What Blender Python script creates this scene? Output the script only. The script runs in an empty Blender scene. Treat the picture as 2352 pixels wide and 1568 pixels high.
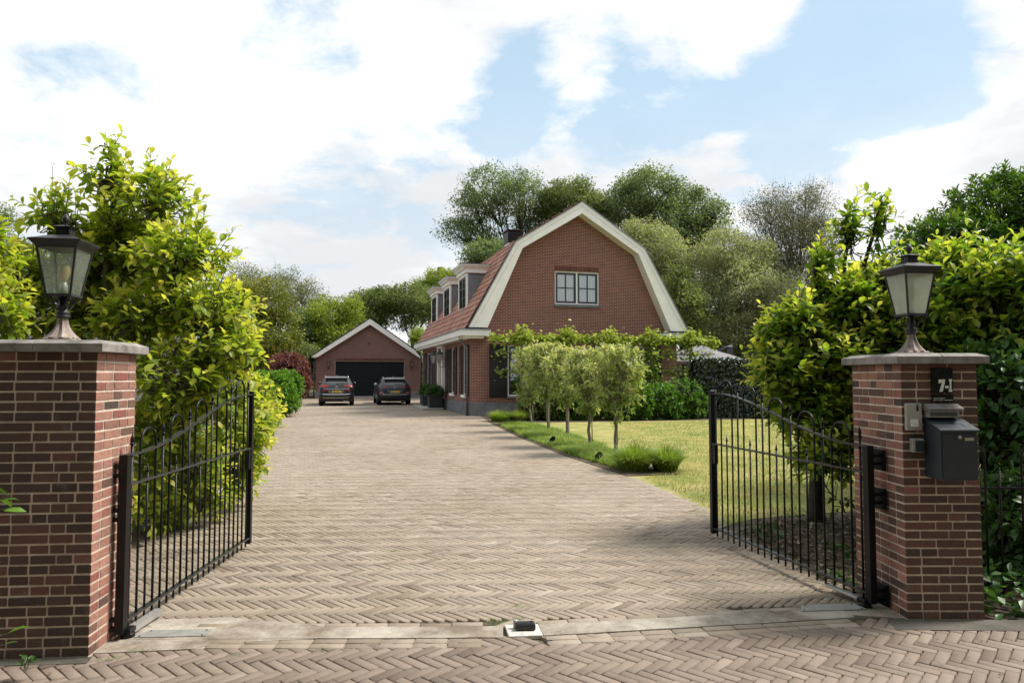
import bpy, math, random
import numpy as np
from mathutils import Vector, Matrix
from mathutils.geometry import tessellate_polygon
random.seed(7); RNG = np.random.default_rng(11)
sc = bpy.context.scene
col = sc.collection
R = math.radians
# ------------------------------------------------------------------ camera model (used to read places off the photograph)
FPX, CH = 1568.0, 1.62
PIT = math.atan(78/1568.0)
CC, SS = math.cos(PIT), math.sin(PIT)
def ray(x, y):
    u = (x-1176)/FPX; v = (784-y)/FPX
    return np.array([u, CC-v*SS, SS+v*CC])
def at(x, y, Y):
    r = ray(x, y); return r*(Y/r[1])+np.array([0, 0, CH])
def gnd(x, y, z=0.0):
    r = ray(x, y); return r*((z-CH)/r[2])+np.array([0, 0, CH])
def px(n, Y): return n/FPX*Y
# ------------------------------------------------------------------ materials
MATS = {}
class NT:
    def __init__(s, m): s.t = m.node_tree; s.n = s.t.nodes; s.l = s.t.links
    def new(s, typ, **kw):
        n = s.n.new(typ)
        for k, v in kw.items(): setattr(n, k, v)
        return n
    def link(s, a, b): s.l.new(a, b)
def base(name):
    m = bpy.data.materials.new(name); m.use_nodes = True
    t = NT(m); p = t.n['Principled BSDF']; return m, t, p
def ramp(t, stops, interp='LINEAR'):
    r = t.new('ShaderNodeValToRGB'); e = r.color_ramp; e.interpolation = interp
    while len(e.elements) < len(stops): e.elements.new(0.5)
    for i, (q, c) in enumerate(stops):
        e.elements[i].position = q; e.elements[i].color = (*c, 1) if len(c) == 3 else c
    return r
def noise(t, scale, detail=4, rough=.55, vec=None, out='Fac'):
    n = t.new('ShaderNodeTexNoise'); n.inputs['Scale'].default_value = scale
    n.inputs['Detail'].default_value = detail; n.inputs['Roughness'].default_value = rough
    if vec is not None: t.link(vec, n.inputs['Vector'])
    return n.outputs[out]
def mixc(t, fac, a, b, mode='MIX'):
    m = t.new('ShaderNodeMix', data_type='RGBA', blend_type=mode)
    for s, v in ((m.inputs[0], fac), (m.inputs[6], a), (m.inputs[7], b)):
        if hasattr(v, 'is_linked') or hasattr(v, 'links'): t.link(v, s)
        else: s.default_value = v if isinstance(v, (int, float)) else (*v, 1)
    return m.outputs[2]
def math_(t, op, a, b=0.0):
    m = t.new('ShaderNodeMath', operation=op)
    for i, v in enumerate((a, b)):
        if hasattr(v, 'links'): t.link(v, m.inputs[i])
        else: m.inputs[i].default_value = v
    return m.outputs[0]
def mrange(t, v, a, b, c=0.0, d=1.0, smooth=False):
    m = t.new('ShaderNodeMapRange'); t.link(v, m.inputs[0])
    if smooth: m.interpolation_type = 'SMOOTHSTEP'
    for i, q in enumerate((a, b, c, d)): m.inputs[i+1].default_value = q
    return m.outputs[0]
def bump(t, h, strength, dist, p, prev=None):
    b = t.new('ShaderNodeBump'); b.inputs['Strength'].default_value = strength; b.inputs['Distance'].default_value = dist
    t.link(h, b.inputs['Height'])
    if prev is not None: t.link(prev, b.inputs['Normal'])
    t.link(b.outputs[0], p.inputs['Normal']); return b.outputs[0]
def coord(t, which='Object'):
    return t.new('ShaderNodeTexCoord').outputs[which]
def mat(name, c, rough=.6, metal=0.0, var=.12, scale=6.0, bmp=.0, spec=.5, coat=0.0, c2=None):
    if name in MATS: return MATS[name]
    m, t, p = base(name); o = coord(t)
    f = noise(t, scale, 5, .6, o)
    lo = tuple(x*(1-var) for x in c); hi = tuple(min(1, x*(1+var)) for x in (c2 or c))
    r = ramp(t, [(.3, lo), (.7, hi)]); t.link(f, r.inputs[0]); t.link(r.outputs[0], p.inputs['Base Color'])
    p.inputs['Roughness'].default_value = rough; p.inputs['Metallic'].default_value = metal
    p.inputs['Specular IOR Level'].default_value = spec; p.inputs['Coat Weight'].default_value = coat
    rr = mrange(t, noise(t, scale*3.1, 3, .6, o), .3, .7, max(.03, rough-.08), min(1, rough+.1)); t.link(rr, p.inputs['Roughness'])
    if bmp: bump(t, noise(t, scale*8, 6, .65, o), bmp, .01, p)
    MATS[name] = m; return m
def rnd_attr(t, name='rnd'):
    a = t.new('ShaderNodeAttribute'); a.attribute_name = name; return a.outputs['Fac']
def leaf_mat(name, stops, trans=.35, rough=.45, tint=(1.25, 1.25, .6), spec=.4):
    m, t, p = base(name); f = rnd_attr(t)
    r = ramp(t, stops); t.link(f, r.inputs[0])
    cc = mixc(t, .35, r.outputs[0], mixc(t, noise(t, 9, 3, .6, coord(t)), (.6, .6, .6), (1.3, 1.3, 1.3)), 'MULTIPLY')
    t.link(cc, p.inputs['Base Color'])
    p.inputs['Roughness'].default_value = rough; p.inputs['Specular IOR Level'].default_value = spec
    tr = t.new('ShaderNodeBsdfTranslucent'); t.link(mixc(t, 1.0, cc, tint, 'MULTIPLY'), tr.inputs[0])
    mx = t.new('ShaderNodeMixShader'); mx.inputs[0].default_value = trans
    t.link(p.outputs[0], mx.inputs[1]); t.link(tr.outputs[0], mx.inputs[2])
    t.link(mx.outputs[0], t.n['Material Output'].inputs[0]); MATS[name] = m; return m
def rnd_mat(name, stops, rough=.75, bmp=.25, bscale=60, stain=None, stain_scale=.6, stain_amt=.5, spec=.4, bdist=.006, worn=None):
    """each brick or tile its own colour from the per-face value rnd"""
    m, t, p = base(name); f = rnd_attr(t); o = coord(t)
    r = ramp(t, stops); t.link(f, r.inputs[0]); c = r.outputs[0]
    sp = noise(t, bscale*.8, 5, .7, o)
    c = mixc(t, .6, c, mixc(t, sp, (.62, .62, .62), (1.35, 1.33, 1.3)), 'MULTIPLY')
    if stain:
        s = mrange(t, noise(t, stain_scale, 6, .65, o), .48, .68)
        c = mixc(t, math_(t, 'MULTIPLY', s, stain_amt), c, stain)
    if worn:
        for sc_, lo_, amt, cw in worn: c = mixc(t, math_(t, 'MULTIPLY', mrange(t, noise(t, sc_, 7, .68, o), lo_, lo_+.12), amt), c, cw)
    t.link(c, p.inputs['Base Color']); p.inputs['Roughness'].default_value = rough; p.inputs['Specular IOR Level'].default_value = spec
    if bmp: bump(t, noise(t, bscale, 6, .7, o), bmp, bdist, p)
    MATS[name] = m; return m
def brick_wall(name, c1, c2, mortar):
    m, t, p = base(name); uv = coord(t, 'UV')
    b = t.new('ShaderNodeTexBrick'); t.link(uv, b.inputs['Vector'])
    b.offset = .5; b.squash = 1.0; b.squash_frequency = 3; b.offset_frequency = 2
    for k, v in (('Scale', 1), ('Mortar Size', .0075), ('Mortar Smooth', .15), ('Bias', -.1), ('Brick Width', .215), ('Row Height', .0625)): b.inputs[k].default_value = v
    b.inputs['Color1'].default_value = (*c1, 1); b.inputs['Color2'].default_value = (*c2, 1); b.inputs['Mortar'].default_value = (*mortar, 1)
    v = t.new('ShaderNodeVectorMath', operation='MULTIPLY'); v.inputs[1].default_value = (4.6, 16, 1); t.link(uv, v.inputs[0])
    w = t.new('ShaderNodeTexWhiteNoise', noise_dimensions='2D')
    fl = t.new('ShaderNodeVectorMath', operation='FLOOR'); t.link(v.outputs[0], fl.inputs[0]); t.link(fl.outputs[0], w.inputs['Vector'])
    c = mixc(t, .12, b.outputs['Color'], mixc(t, w.outputs['Value'], (.7, .66, .66), (1.3, 1.25, 1.2)), 'MULTIPLY')
    c = mixc(t, .45, c, mixc(t, noise(t, .9, 5, .6, uv), (.7, .7, .7), (1.25, 1.25, 1.25)), 'MULTIPLY')
    t.link(c, p.inputs['Base Color']); p.inputs['Roughness'].default_value = .85
    inv = math_(t, 'SUBTRACT', 1.0, b.outputs['Fac'])
    bump(t, math_(t, 'ADD', inv, math_(t, 'MULTIPLY', noise(t, 70, 4, .6, uv), .4)), .5, .008, p); MATS[name] = m; return m
def glass_mat(name, refl=.16):
    """window pane: clear glass with a sky reflection that grows at grazing angles"""
    m, t, p = base(name)
    tr = t.new('ShaderNodeBsdfTransparent'); tr.inputs[0].default_value = (.86, .9, .9, 1)
    g = t.new('ShaderNodeBsdfGlossy'); g.inputs['Roughness'].default_value = .02; g.inputs[0].default_value = (.9, .93, .95, 1)
    bp = t.new('ShaderNodeBump'); bp.inputs['Strength'].default_value = .04; t.link(noise(t, 1.2, 2, .5, coord(t)), bp.inputs['Height']); t.link(bp.outputs[0], g.inputs['Normal'])
    fr = t.new('ShaderNodeFresnel'); fr.inputs[0].default_value = 1.5
    mx = t.new('ShaderNodeMixShader'); t.link(math_(t, 'ADD', math_(t, 'MULTIPLY', fr.outputs[0], .8), refl-.05), mx.inputs[0])
    t.link(tr.outputs[0], mx.inputs[1]); t.link(g.outputs[0], mx.inputs[2]); t.link(mx.outputs[0], t.n['Material Output'].inputs[0])
    MATS[name] = m; return m
# ------------------------------------------------------------------ mesh builder
class MB:
    def __init__(s): s.v = []; s.f = []; s.r = []; s.sm = []; s.M = Matrix.Identity(4)
    def add(s, vs, fs, rnd=0.5, smooth=False, M=None):
        k = len(s.v); X = s.M @ M if M is not None else s.M
        s.v += [tuple(X @ Vector(v)) for v in vs]
        for f in fs: s.f.append(tuple(i+k for i in f)); s.r.append(rnd); s.sm.append(smooth)
        return s
    def box(s, x0, x1, y0, y1, z0, z1, rnd=.5, M=None, bev=0.0):
        if bev:
            vs = []; b = bev
            for z, q in ((z0, b), (z0+b, 0), (z1-b, 0), (z1, b)):
                vs += [(x0+q, y0+q, z), (x1-q, y0+q, z), (x1-q, y1-q, z), (x0+q, y1-q, z)]
            fs = [(3, 2, 1, 0), (12, 13, 14, 15)]
            for k in range(3):
                for i in range(4): fs.append((4*k+i, 4*k+(i+1) % 4, 4*k+4+(i+1) % 4, 4*k+4+i))
            return s.add(vs, fs, rnd, False, M)
        vs = [(x0, y0, z0), (x1, y0, z0), (x1, y1, z0), (x0, y1, z0), (x0, y0, z1), (x1, y0, z1), (x1, y1, z1), (x0, y1, z1)]
        return s.add(vs, [(3, 2, 1, 0), (4, 5, 6, 7), (0, 1, 5, 4), (1, 2, 6, 5), (2, 3, 7, 6), (3, 0, 4, 7)], rnd, False, M)
    def cbox(s, c, d, **k): return s.box(c[0]-d[0]/2, c[0]+d[0]/2, c[1]-d[1]/2, c[1]+d[1]/2, c[2]-d[2]/2, c[2]+d[2]/2, **k)
    def frus(s, h0, z0, h1, z1, cap0=True, cap1=True, c=(0, 0), smooth=False):
        """square frustum, half widths h0 at z0 and h1 at z1"""
        a, b = (h0, h0) if not isinstance(h0, tuple) else h0, (h1, h1) if not isinstance(h1, tuple) else h1
        vs = []
        for (hx, hy), z in ((a, z0), (b, z1)): vs += [(c[0]-hx, c[1]-hy, z), (c[0]+hx, c[1]-hy, z), (c[0]+hx, c[1]+hy, z), (c[0]-hx, c[1]+hy, z)]
        fs = [(i, (i+1) % 4, 4+(i+1) % 4, 4+i) for i in range(4)]
        if cap0: fs.append((3, 2, 1, 0))
        if cap1: fs.append((4, 5, 6, 7))
        return s.add(vs, fs, .5, smooth)
    def lathe(s, prof, c=(0, 0, 0), n=16, M=None, smooth=True, cap=True):
        vs = []; fs = []
        for r, z in prof:
            for i in range(n):
                a = 2*math.pi*i/n; vs.append((c[0]+r*math.cos(a), c[1]+r*math.sin(a), c[2]+z))
        for k in range(len(prof)-1):
            for i in range(n): fs.append((k*n+i, k*n+(i+1) % n, (k+1)*n+(i+1) % n, (k+1)*n+i))
        if cap: fs.append(tuple(range(n-1, -1, -1))); fs.append(tuple((len(prof)-1)*n+i for i in range(n)))
        return s.add(vs, fs, .5, smooth, M)
    def tube(s, path, r, n=8, smooth=True, cap=True):
        P = [Vector(p) for p in path]; rs = r if isinstance(r, (list, tuple)) else [r]*len(P)
        vs = []; fs = []; prev = None
        for i, p in enumerate(P):
            d = (P[min(i+1, len(P)-1)]-P[max(i-1, 0)]).normalized()
            if prev is None: a = d.orthogonal().normalized()
            else:
                a = prev-d*prev.dot(d); a = a.normalized() if a.length > 1e-6 else d.orthogonal().normalized()
            prev = a; b = d.cross(a)
            for k in range(n):
                t = 2*math.pi*k/n; vs.append(tuple(p+(a*math.cos(t)+b*math.sin(t))*rs[i]))
        for i in range(len(P)-1):
            for k in range(n): fs.append((i*n+k, i*n+(k+1) % n, (i+1)*n+(k+1) % n, (i+1)*n+k))
        if cap: fs.append(tuple(range(n-1, -1, -1))); fs.append(tuple((len(P)-1)*n+k for k in range(n)))
        return s.add(vs, fs, .5, smooth)
    def flat(s, path, w, h):
        """flat bar with rectangular section: w sideways (y), h up (z), path in the xz plane"""
        vs = []; fs = []
        for x, y, z in path: vs += [(x, y-w/2, z-h/2), (x, y+w/2, z-h/2), (x, y+w/2, z+h/2), (x, y-w/2, z+h/2)]
        for i in range(len(path)-1):
            for k in range(4): fs.append((i*4+k, i*4+(k+1) % 4, i*4+4+(k+1) % 4, i*4+4+k))
        n = len(path)-1; fs += [(3, 2, 1, 0), (4*n, 4*n+1, 4*n+2, 4*n+3)]
        return s.add(vs, fs)
    def prism(s, poly, y0, y1, axis='y', rnd=.5):
        """closed polygon (x,z) pushed from y0 to y1 (axis y); axis x: (y,z) pushed along x; axis z: (x,y)"""
        def q(a, b, t): return {'y': (a, t, b), 'x': (t, a, b), 'z': (a, b, t)}[axis]
        n = len(poly); vs = [q(a, b, y0) for a, b in poly]+[q(a, b, y1) for a, b in poly]
        tri = tessellate_polygon([[Vector((a, b, 0)) for a, b in poly]])
        fs = [tuple(t) for t in tri]+[tuple(i+n for i in reversed(t)) for t in tri]
        fs += [(i, (i+1) % n, n+(i+1) % n, n+i) for i in range(n)]
        return s.add(vs, fs, rnd)
    def wall(s, outline, holes, place, reveal=.12):
        """wall sheet with openings; place(u, v, depth) -> point; the openings get reveals"""
        loops = [outline]+holes; flat = [p for l in loops for p in l]
        tri = tessellate_polygon([[Vector((a, b, 0)) for a, b in l] for l in loops])
        s.add([place(a, b, 0) for a, b in flat], [tuple(t) for t in tri])
        for h in holes:
            n = len(h); s.add([place(a, b, 0) for a, b in h]+[place(a, b, reveal) for a, b in h], [(i, (i+1) % n, n+(i+1) % n, n+i) for i in range(n)])
        return s
    def build(s, name, m, parent=None, uv=False, bevel=0.0, recalc=True):
        me = bpy.data.meshes.new(name); me.from_pydata(s.v, [], s.f); me.materials.append(m)
        if recalc:
            import bmesh
            bm = bmesh.new(); bm.from_mesh(me); bmesh.ops.recalc_face_normals(bm, faces=bm.faces); bm.to_mesh(me); bm.free()
        a = me.attributes.new('rnd', 'FLOAT', 'FACE'); a.data.foreach_set('value', s.r)
        me.polygons.foreach_set('use_smooth', s.sm)
        if uv:
            l = me.uv_layers.new(name='UVMap')
            for p in me.polygons:
                n = p.normal
                for li in p.loop_indices:
                    c = me.vertices[me.loops[li].vertex_index].co
                    if abs(n.z) > .8: q = (c.x, c.y)
                    elif abs(n.x) > abs(n.y): q = (c.y, c.z)
                    else: q = (c.x, c.z)
                    l.data[li].uv = q
        me.update(); o = bpy.data.objects.new(name, me); col.objects.link(o)
        if parent: o.parent = parent
        if bevel:
            b = o.modifiers.new('bevel', 'BEVEL'); b.width = bevel; b.segments = 2; b.limit_method = 'ANGLE'; b.angle_limit = R(40)
        return o
def npmesh(name, V, F, m, parent=None, rnd=None, smooth=False):
    """V (n,3) points; F list of (k,m) index arrays; rnd per vertex"""
    me = bpy.data.meshes.new(name); me.vertices.add(len(V)); me.vertices.foreach_set('co', np.asarray(V, np.float32).ravel())
    loops = np.concatenate([f.ravel() for f in F]).astype(np.int32)
    tot = np.concatenate([np.full(len(f), f.shape[1], np.int32) for f in F]); st = np.concatenate([[0], np.cumsum(tot)[:-1]]).astype(np.int32)
    me.loops.add(len(loops)); me.loops.foreach_set('vertex_index', loops)
    me.polygons.add(len(tot)); me.polygons.foreach_set('loop_start', st); me.polygons.foreach_set('loop_total', tot)
    if smooth: me.polygons.foreach_set('use_smooth', np.ones(len(tot), bool))
    me.update(calc_edges=True); me.materials.append(m)
    if rnd is not None: me.attributes.new('rnd', 'FLOAT', 'POINT').data.foreach_set('value', np.asarray(rnd, np.float32))
    o = bpy.data.objects.new(name, me); col.objects.link(o)
    if parent: o.parent = parent
    return o
def tag(o, label=None, cat=None, group=None, kind=None):
    if label: o['label'] = label
    if cat: o['category'] = cat
    if group: o['group'] = group
    if kind: o['kind'] = kind
    return o
def thing(name, label, cat, loc=(0, 0, 0), rz=0.0, group=None):
    o = bpy.data.objects.new(name, None); o.empty_display_size = .1; col.objects.link(o)
    o.location = loc; o.rotation_euler = (0, 0, rz); return tag(o, label, cat, group)
def copy_thing(r, loc, rz, label):
    """a copy of a thing with its parts and sub-parts"""
    c = r.copy(); col.objects.link(c); c.location = loc; c.rotation_euler = (0, 0, rz); c['label'] = label
    for ch in list(r.children):
        d = ch.copy(); col.objects.link(d); d.parent = c
        for g in list(ch.children):
            e = g.copy(); col.objects.link(e); e.parent = d
    return c
def text_mb(s, size, depth, place):
    cu = bpy.data.curves.new('lettering', 'FONT'); cu.body = s; cu.size = size; cu.extrude = depth; cu.align_x = 'CENTER'; cu.align_y = 'CENTER'
    o = bpy.data.objects.new('lettering', cu); col.objects.link(o); dg = bpy.context.evaluated_depsgraph_get(); dg.update()
    me = bpy.data.meshes.new_from_object(o.evaluated_get(dg)); b = MB()
    b.add([tuple(place @ v.co) for v in me.vertices], [tuple(p.vertices) for p in me.polygons])
    bpy.data.objects.remove(o); bpy.data.curves.remove(cu); bpy.data.meshes.remove(me); return b
# ------------------------------------------------------------------ foliage tools
def nrm(a): return a/np.maximum(np.linalg.norm(a, axis=-1, keepdims=True), 1e-9)
TEMPL = {'near': (np.array([[0, 0, 0], [.33, .40, .07], [.33, 0, 0], [.33, -.40, .07], [.70, .46, .03], [.70, 0, -.05], [.70, -.46, .03], [1, 0, -.16]]),
                  [np.array([[0, 1, 2], [0, 2, 3], [4, 7, 5], [5, 7, 6]]), np.array([[1, 4, 5, 2], [2, 5, 6, 3]])]),
         'mid': (np.array([[0, 0, 0], [.5, .5, .10], [1, 0, -.08], [.5, -.5, .10]]), [np.array([[0, 1, 2], [0, 2, 3]])]),
         'far': (np.array([[0, 0, 0], [.5, .5, .06], [1, 0, -.06], [.5, -.5, .06]]), [np.array([[0, 1, 2, 3]])])}
def leaves(name, pos, d, up, L, W, rnd, m, parent=None, kind='far'):
    T, FF = TEMPL[kind]; n = len(pos); k = len(T)
    d = nrm(d); side = nrm(np.cross(d, up)); nor = np.cross(side, d)
    V = pos[:, None]+d[:, None]*(T[None, :, 0:1]*L[:, None, None])+side[:, None]*(T[None, :, 1:2]*W[:, None, None])+nor[:, None]*(T[None, :, 2:3]*L[:, None, None])
    off = (np.arange(n)*k)[:, None, None]
    F = [(f[None]+off).reshape(-1, f.shape[1]) for f in FF]
    return npmesh(name, V.reshape(-1, 3), F, m, parent, np.repeat(rnd, k))
class Tubes:
    def __init__(s, n=5): s.n = n; s.V = []; s.F = []; s.k = 0
    def add(s, P, r):
        P = np.asarray(P, float); n = s.n; r = np.broadcast_to(r, (len(P),)) if np.ndim(r) == 0 else np.asarray(r)
        d = nrm(np.gradient(P, axis=0)); ref = np.array([.31, .17, .93]) if abs(d[0][2]) < .8 else np.array([.93, .2, .1])
        a = nrm(np.cross(d, ref)); b = np.cross(d, a); t = np.arange(n)*2*np.pi/n
        V = P[:, None]+(a[:, None]*np.cos(t)[None, :, None]+b[:, None]*np.sin(t)[None, :, None])*r[:, None, None]
        s.V.append(V.reshape(-1, 3)); i = np.arange(len(P)-1)[:, None]*n; k = np.arange(n)[None]; k2 = (k+1) % n
        s.F.append(np.stack([i+k, i+k2, i+n+k2, i+n+k], -1).reshape(-1, 4)+s.k); s.k += len(P)*n
    def build(s, name, m, parent=None): return npmesh(name, np.concatenate(s.V), [np.concatenate(s.F)], m, parent, None, True)
def curve(a, b, sag=.0, n=6, wob=.0, lift=None):
    a, b = np.asarray(a, float), np.asarray(b, float); t = np.linspace(0, 1, n)[:, None]
    P = a+(b-a)*t
    if lift is not None: P[:, 2] = a[2]+(b[2]-a[2])*(t[:, 0]**lift)
    P[:, 2] += sag*np.sin(np.pi*t[:, 0])
    if wob:
        w = RNG.normal(0, wob, (n, 3)); w[0] = 0; w[-1] = 0; P += w
    return P
def sample_lobes(lobes, n, rmin=.45, rmax=1.04, zbias=0.0):
    """points in a shell of a union of ellipsoids; returns position, outward direction, lobe index"""
    C = np.array([l[0] for l in lobes]); Rr = np.array([l[1] for l in lobes], float)
    w = (Rr[:, 0]*Rr[:, 1]*Rr[:, 2])**(2/3); w /= w.sum()
    out = [], [], []; need = n; tries = 0
    while need > 0 and tries < 30:
        tries += 1; m = max(need*2, 50); i = RNG.choice(len(lobes), m, p=w); q = nrm(RNG.normal(size=(m, 3))); q[:, 2] += zbias; q = nrm(q)
        r = (rmin**3+(rmax**3-rmin**3)*RNG.random(m))**(1/3); P = C[i]+q*Rr[i]*r[:, None]
        keep = np.ones(m, bool)
        for j in range(len(lobes)):
            dd = np.linalg.norm((P-C[j])/Rr[j], axis=1); keep &= ~((dd < rmin) & (i != j) & (RNG.random(m) < .8))
        keep &= P[:, 2] > .03
        idx = np.where(keep)[0][:need]; out[0].append(P[idx]); out[1].append(nrm(q[idx]/Rr[i[idx]])); out[2].append(i[idx]); need -= len(idx)
    return np.concatenate(out[0]), np.concatenate(out[1]), np.concatenate(out[2])
def leafy_shrub(name, label, cat, lobes, trunk, nshoot, L, Wr, lmat, bmat, group=None, lps=9, shoot_len=.28, up=.55, rmin=.45, kind='near', twig_r=.004, limb_r=.03, zb=.1, tipbias=.5, stray=0.0, flat_leaf=.6, crown='crown', stem='trunk', rmax=1.0, inset=0.0):
    """shrub or tree seen near: trunk, limbs to every lobe, twigs, and leafy shoots with real leaves"""
    root = thing(name, label, cat, (0, 0, 0), 0, group)
    lobes = [(c, tuple(max(.07, q-inset) for q in rr)) for c, rr in lobes]      # shoots reach past the lobe, so its core is smaller
    P, O, I = sample_lobes(lobes, nshoot, rmin, rmax, zb)
    n = len(P); sd = nrm(O*.9+np.array([0, 0, up])+RNG.normal(0, .35, (n, 3)))
    sl = shoot_len*(.6+.8*RNG.random(n))
    if stray:
        k = RNG.random(n) < stray; sl[k] *= 1.9; sd[k] = nrm(sd[k]+np.array([0, 0, .5]))
    bpt = P-sd*sl[:, None]*.5; tip = bpt+sd*sl[:, None]
    tb = Tubes(5); trunk = np.asarray(trunk, float); centres = np.array([l[0] for l in lobes])
    hub = trunk+np.array([0, 0, max(.25, .22*(centres[:, 2].max()-trunk[2]))])
    tb.add(curve(trunk, hub, 0, 5, .01), np.linspace(limb_r*1.9, limb_r*1.3, 5))
    for (c, rr) in lobes:
        mid = hub+(np.asarray(c)-hub)*.5+np.array([0, 0, -.06*np.linalg.norm(np.asarray(c)-hub)])
        tb.add(np.vstack([curve(hub, mid, 0, 5, .02), curve(mid, np.asarray(c)+np.array([0, 0, rr[2]*.55]), 0, 6, .03)[1:]]), np.linspace(limb_r, limb_r*.3, 10))
    tw = Tubes(4); sel = np.arange(n) if n < 1500 else RNG.choice(n, 1500, False)
    for i in sel:
        c = centres[I[i]]; s = c+(bpt[i]-c)*.15+np.array([0, 0, -.1*np.linalg.norm(bpt[i]-c)])
        s[2] = max(s[2], .05)
        pts = curve(s, bpt[i], -.03, 4, .012); tw.add(np.vstack([pts, tip[i][None]]), np.array([2.2, 1.8, 1.5, 1.2, .5])*twig_r)
    tb.build(stem, bmat, root); tw.build('twigs', bmat, root)
    k = np.tile(np.arange(lps), n); si = np.repeat(np.arange(n), lps); f = (k+1)/lps
    keep = RNG.random(len(k)) < .93; k, si, f = k[keep], si[keep], f[keep]; m = len(k)
    s = sd[si]; a = nrm(np.cross(s, np.array([.3, .2, .9])+RNG.normal(0, .01, (m, 3)))); b = np.cross(s, a)
    ph = k*2.4+RNG.random(n)[si]*6.28+RNG.normal(0, .25, m); th = R(82)-f*R(46)+RNG.normal(0, .2, m)
    rad = a*np.cos(ph)[:, None]+b*np.sin(ph)[:, None]
    ld = s*np.cos(th)[:, None]+rad*np.sin(th)[:, None]; ld[:, 2] -= .12*(1-f); ld = nrm(ld)
    base_p = bpt[si]+s*(sl[si]*(.18+.82*f))[:, None]
    upv = nrm(np.array([0, 0, 1.0])*flat_leaf*1.5+RNG.normal(0, .33, (m, 3))+s*.35)
    LL = L*(.62+.5*RNG.random(m))*(1.05-.35*np.clip((f-.75)*4, 0, 1)); WW = LL*Wr*(.85+.3*RNG.random(m))
    rnd = np.clip(.22+.30*RNG.random(n)[si]+.22*RNG.random(m)+tipbias*(f**3)*.55, 0, 1)
    leaves(crown, base_p, ld, upv, LL, WW, rnd, lmat, root, kind); return root
def far_tree(name, label, cat, lobes, trunk, nclump, per, sig, L, lmat, bmat, group=None, rmin=.35, trunk_r=.2, Wr=.6, limbs=26, kind='far', flat=.7, hang=0.0, spread=1.0, zb=.15, twigs=0, fork=.3, twig_r=.02, clumpvar=.55):
    """tree seen from far: trunk, limbs reaching into the crown, clumps of leaves with gaps between"""
    root = thing(name, label, cat, (0, 0, 0), 0, group)
    P, O, I = sample_lobes(lobes, nclump, rmin, 1.0, zb); n = len(P)
    trunk = np.asarray(trunk, float); C = np.array([l[0] for l in lobes]); top = C[:, 2].max()
    hub = trunk+np.array([0, 0, (top-trunk[2])*fork]); hub[:2] += RNG.normal(0, .1, 2)
    cm = C.mean(0); leader = hub+np.array([(cm[0]-hub[0])*.7, (cm[1]-hub[1])*.7, (top-hub[2])*.85])
    tb = Tubes(6); tb.add(curve(trunk, hub, 0, 6, .04), np.linspace(trunk_r, trunk_r*.72, 6)); tb.add(curve(hub, leader, 0, 6, .12), np.linspace(trunk_r*.7, trunk_r*.15, 6))
    tl = []
    for c, rr in lobes:
        c = np.asarray(c); pts = np.vstack([curve(hub, hub+(c-hub)*.5, 0, 4, .08), curve(hub+(c-hub)*.5, c+np.array([0, 0, rr[2]*.4]), 0, 4, .08)[1:]]); tb.add(pts, np.linspace(trunk_r*.5, trunk_r*.14, 7)); tl.append(pts)
    for i in RNG.choice(n, min(limbs, n), False):
        pts = tl[I[i]]; s = pts[RNG.integers(3, 6)]; tb.add(curve(s, P[i], 0, 5, .1*spread), np.linspace(trunk_r*.24, trunk_r*.05, 5))
    for i in RNG.choice(n, min(twigs, n), False):
        e = P[i]+O[i]*sig*1.6+np.array([0, 0, sig*.5]); s = tl[I[i]][RNG.integers(3, 7)]; tb.add(curve(s, e, 0, 5, .08), np.linspace(twig_r, twig_r*.3, 5))
    tb.build('trunk', bmat, root)
    per = int(per*1.5); L = L*.86; m = n*per; ci = np.repeat(np.arange(n), per); sg = sig*(.6+.8*RNG.random(n))
    g = RNG.normal(0, 1, (m, 3)); g *= np.minimum(1, 1.75/np.linalg.norm(g, axis=1))[:, None]; g = g*sg[ci][:, None]*np.array([1, 1, flat]); pos = P[ci]+g
    if hang: pos[:, 2] -= hang*RNG.random(m)**1.5
    d = nrm(RNG.normal(0, 1, (m, 3))*np.array([1, 1, .55])+np.array([0, 0, -.25-hang])); upv = nrm(np.array([0, 0, .8])+RNG.normal(0, .7, (m, 3)))
    LL = L*(.6+.8*RNG.random(m)); rnd = np.clip(clumpvar*RNG.random(n)[ci]+(1-clumpvar)*RNG.random(m), 0, 1)
    ok = pos[:, 2] > .05
    leaves('crown', pos[ok], d[ok], upv[ok], LL[ok], (LL*Wr)[ok], rnd[ok], lmat, root, kind); return root
def lobe(x, y, Y, rx, ry, rdepth):
    """crown lobe whose middle is seen at photo pixel x,y and stands Y metres away; rx, ry in photo pixels there, rdepth in metres"""
    return (at(x, y, Y), (px(rx, Y), rdepth, px(ry, Y)))
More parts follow.
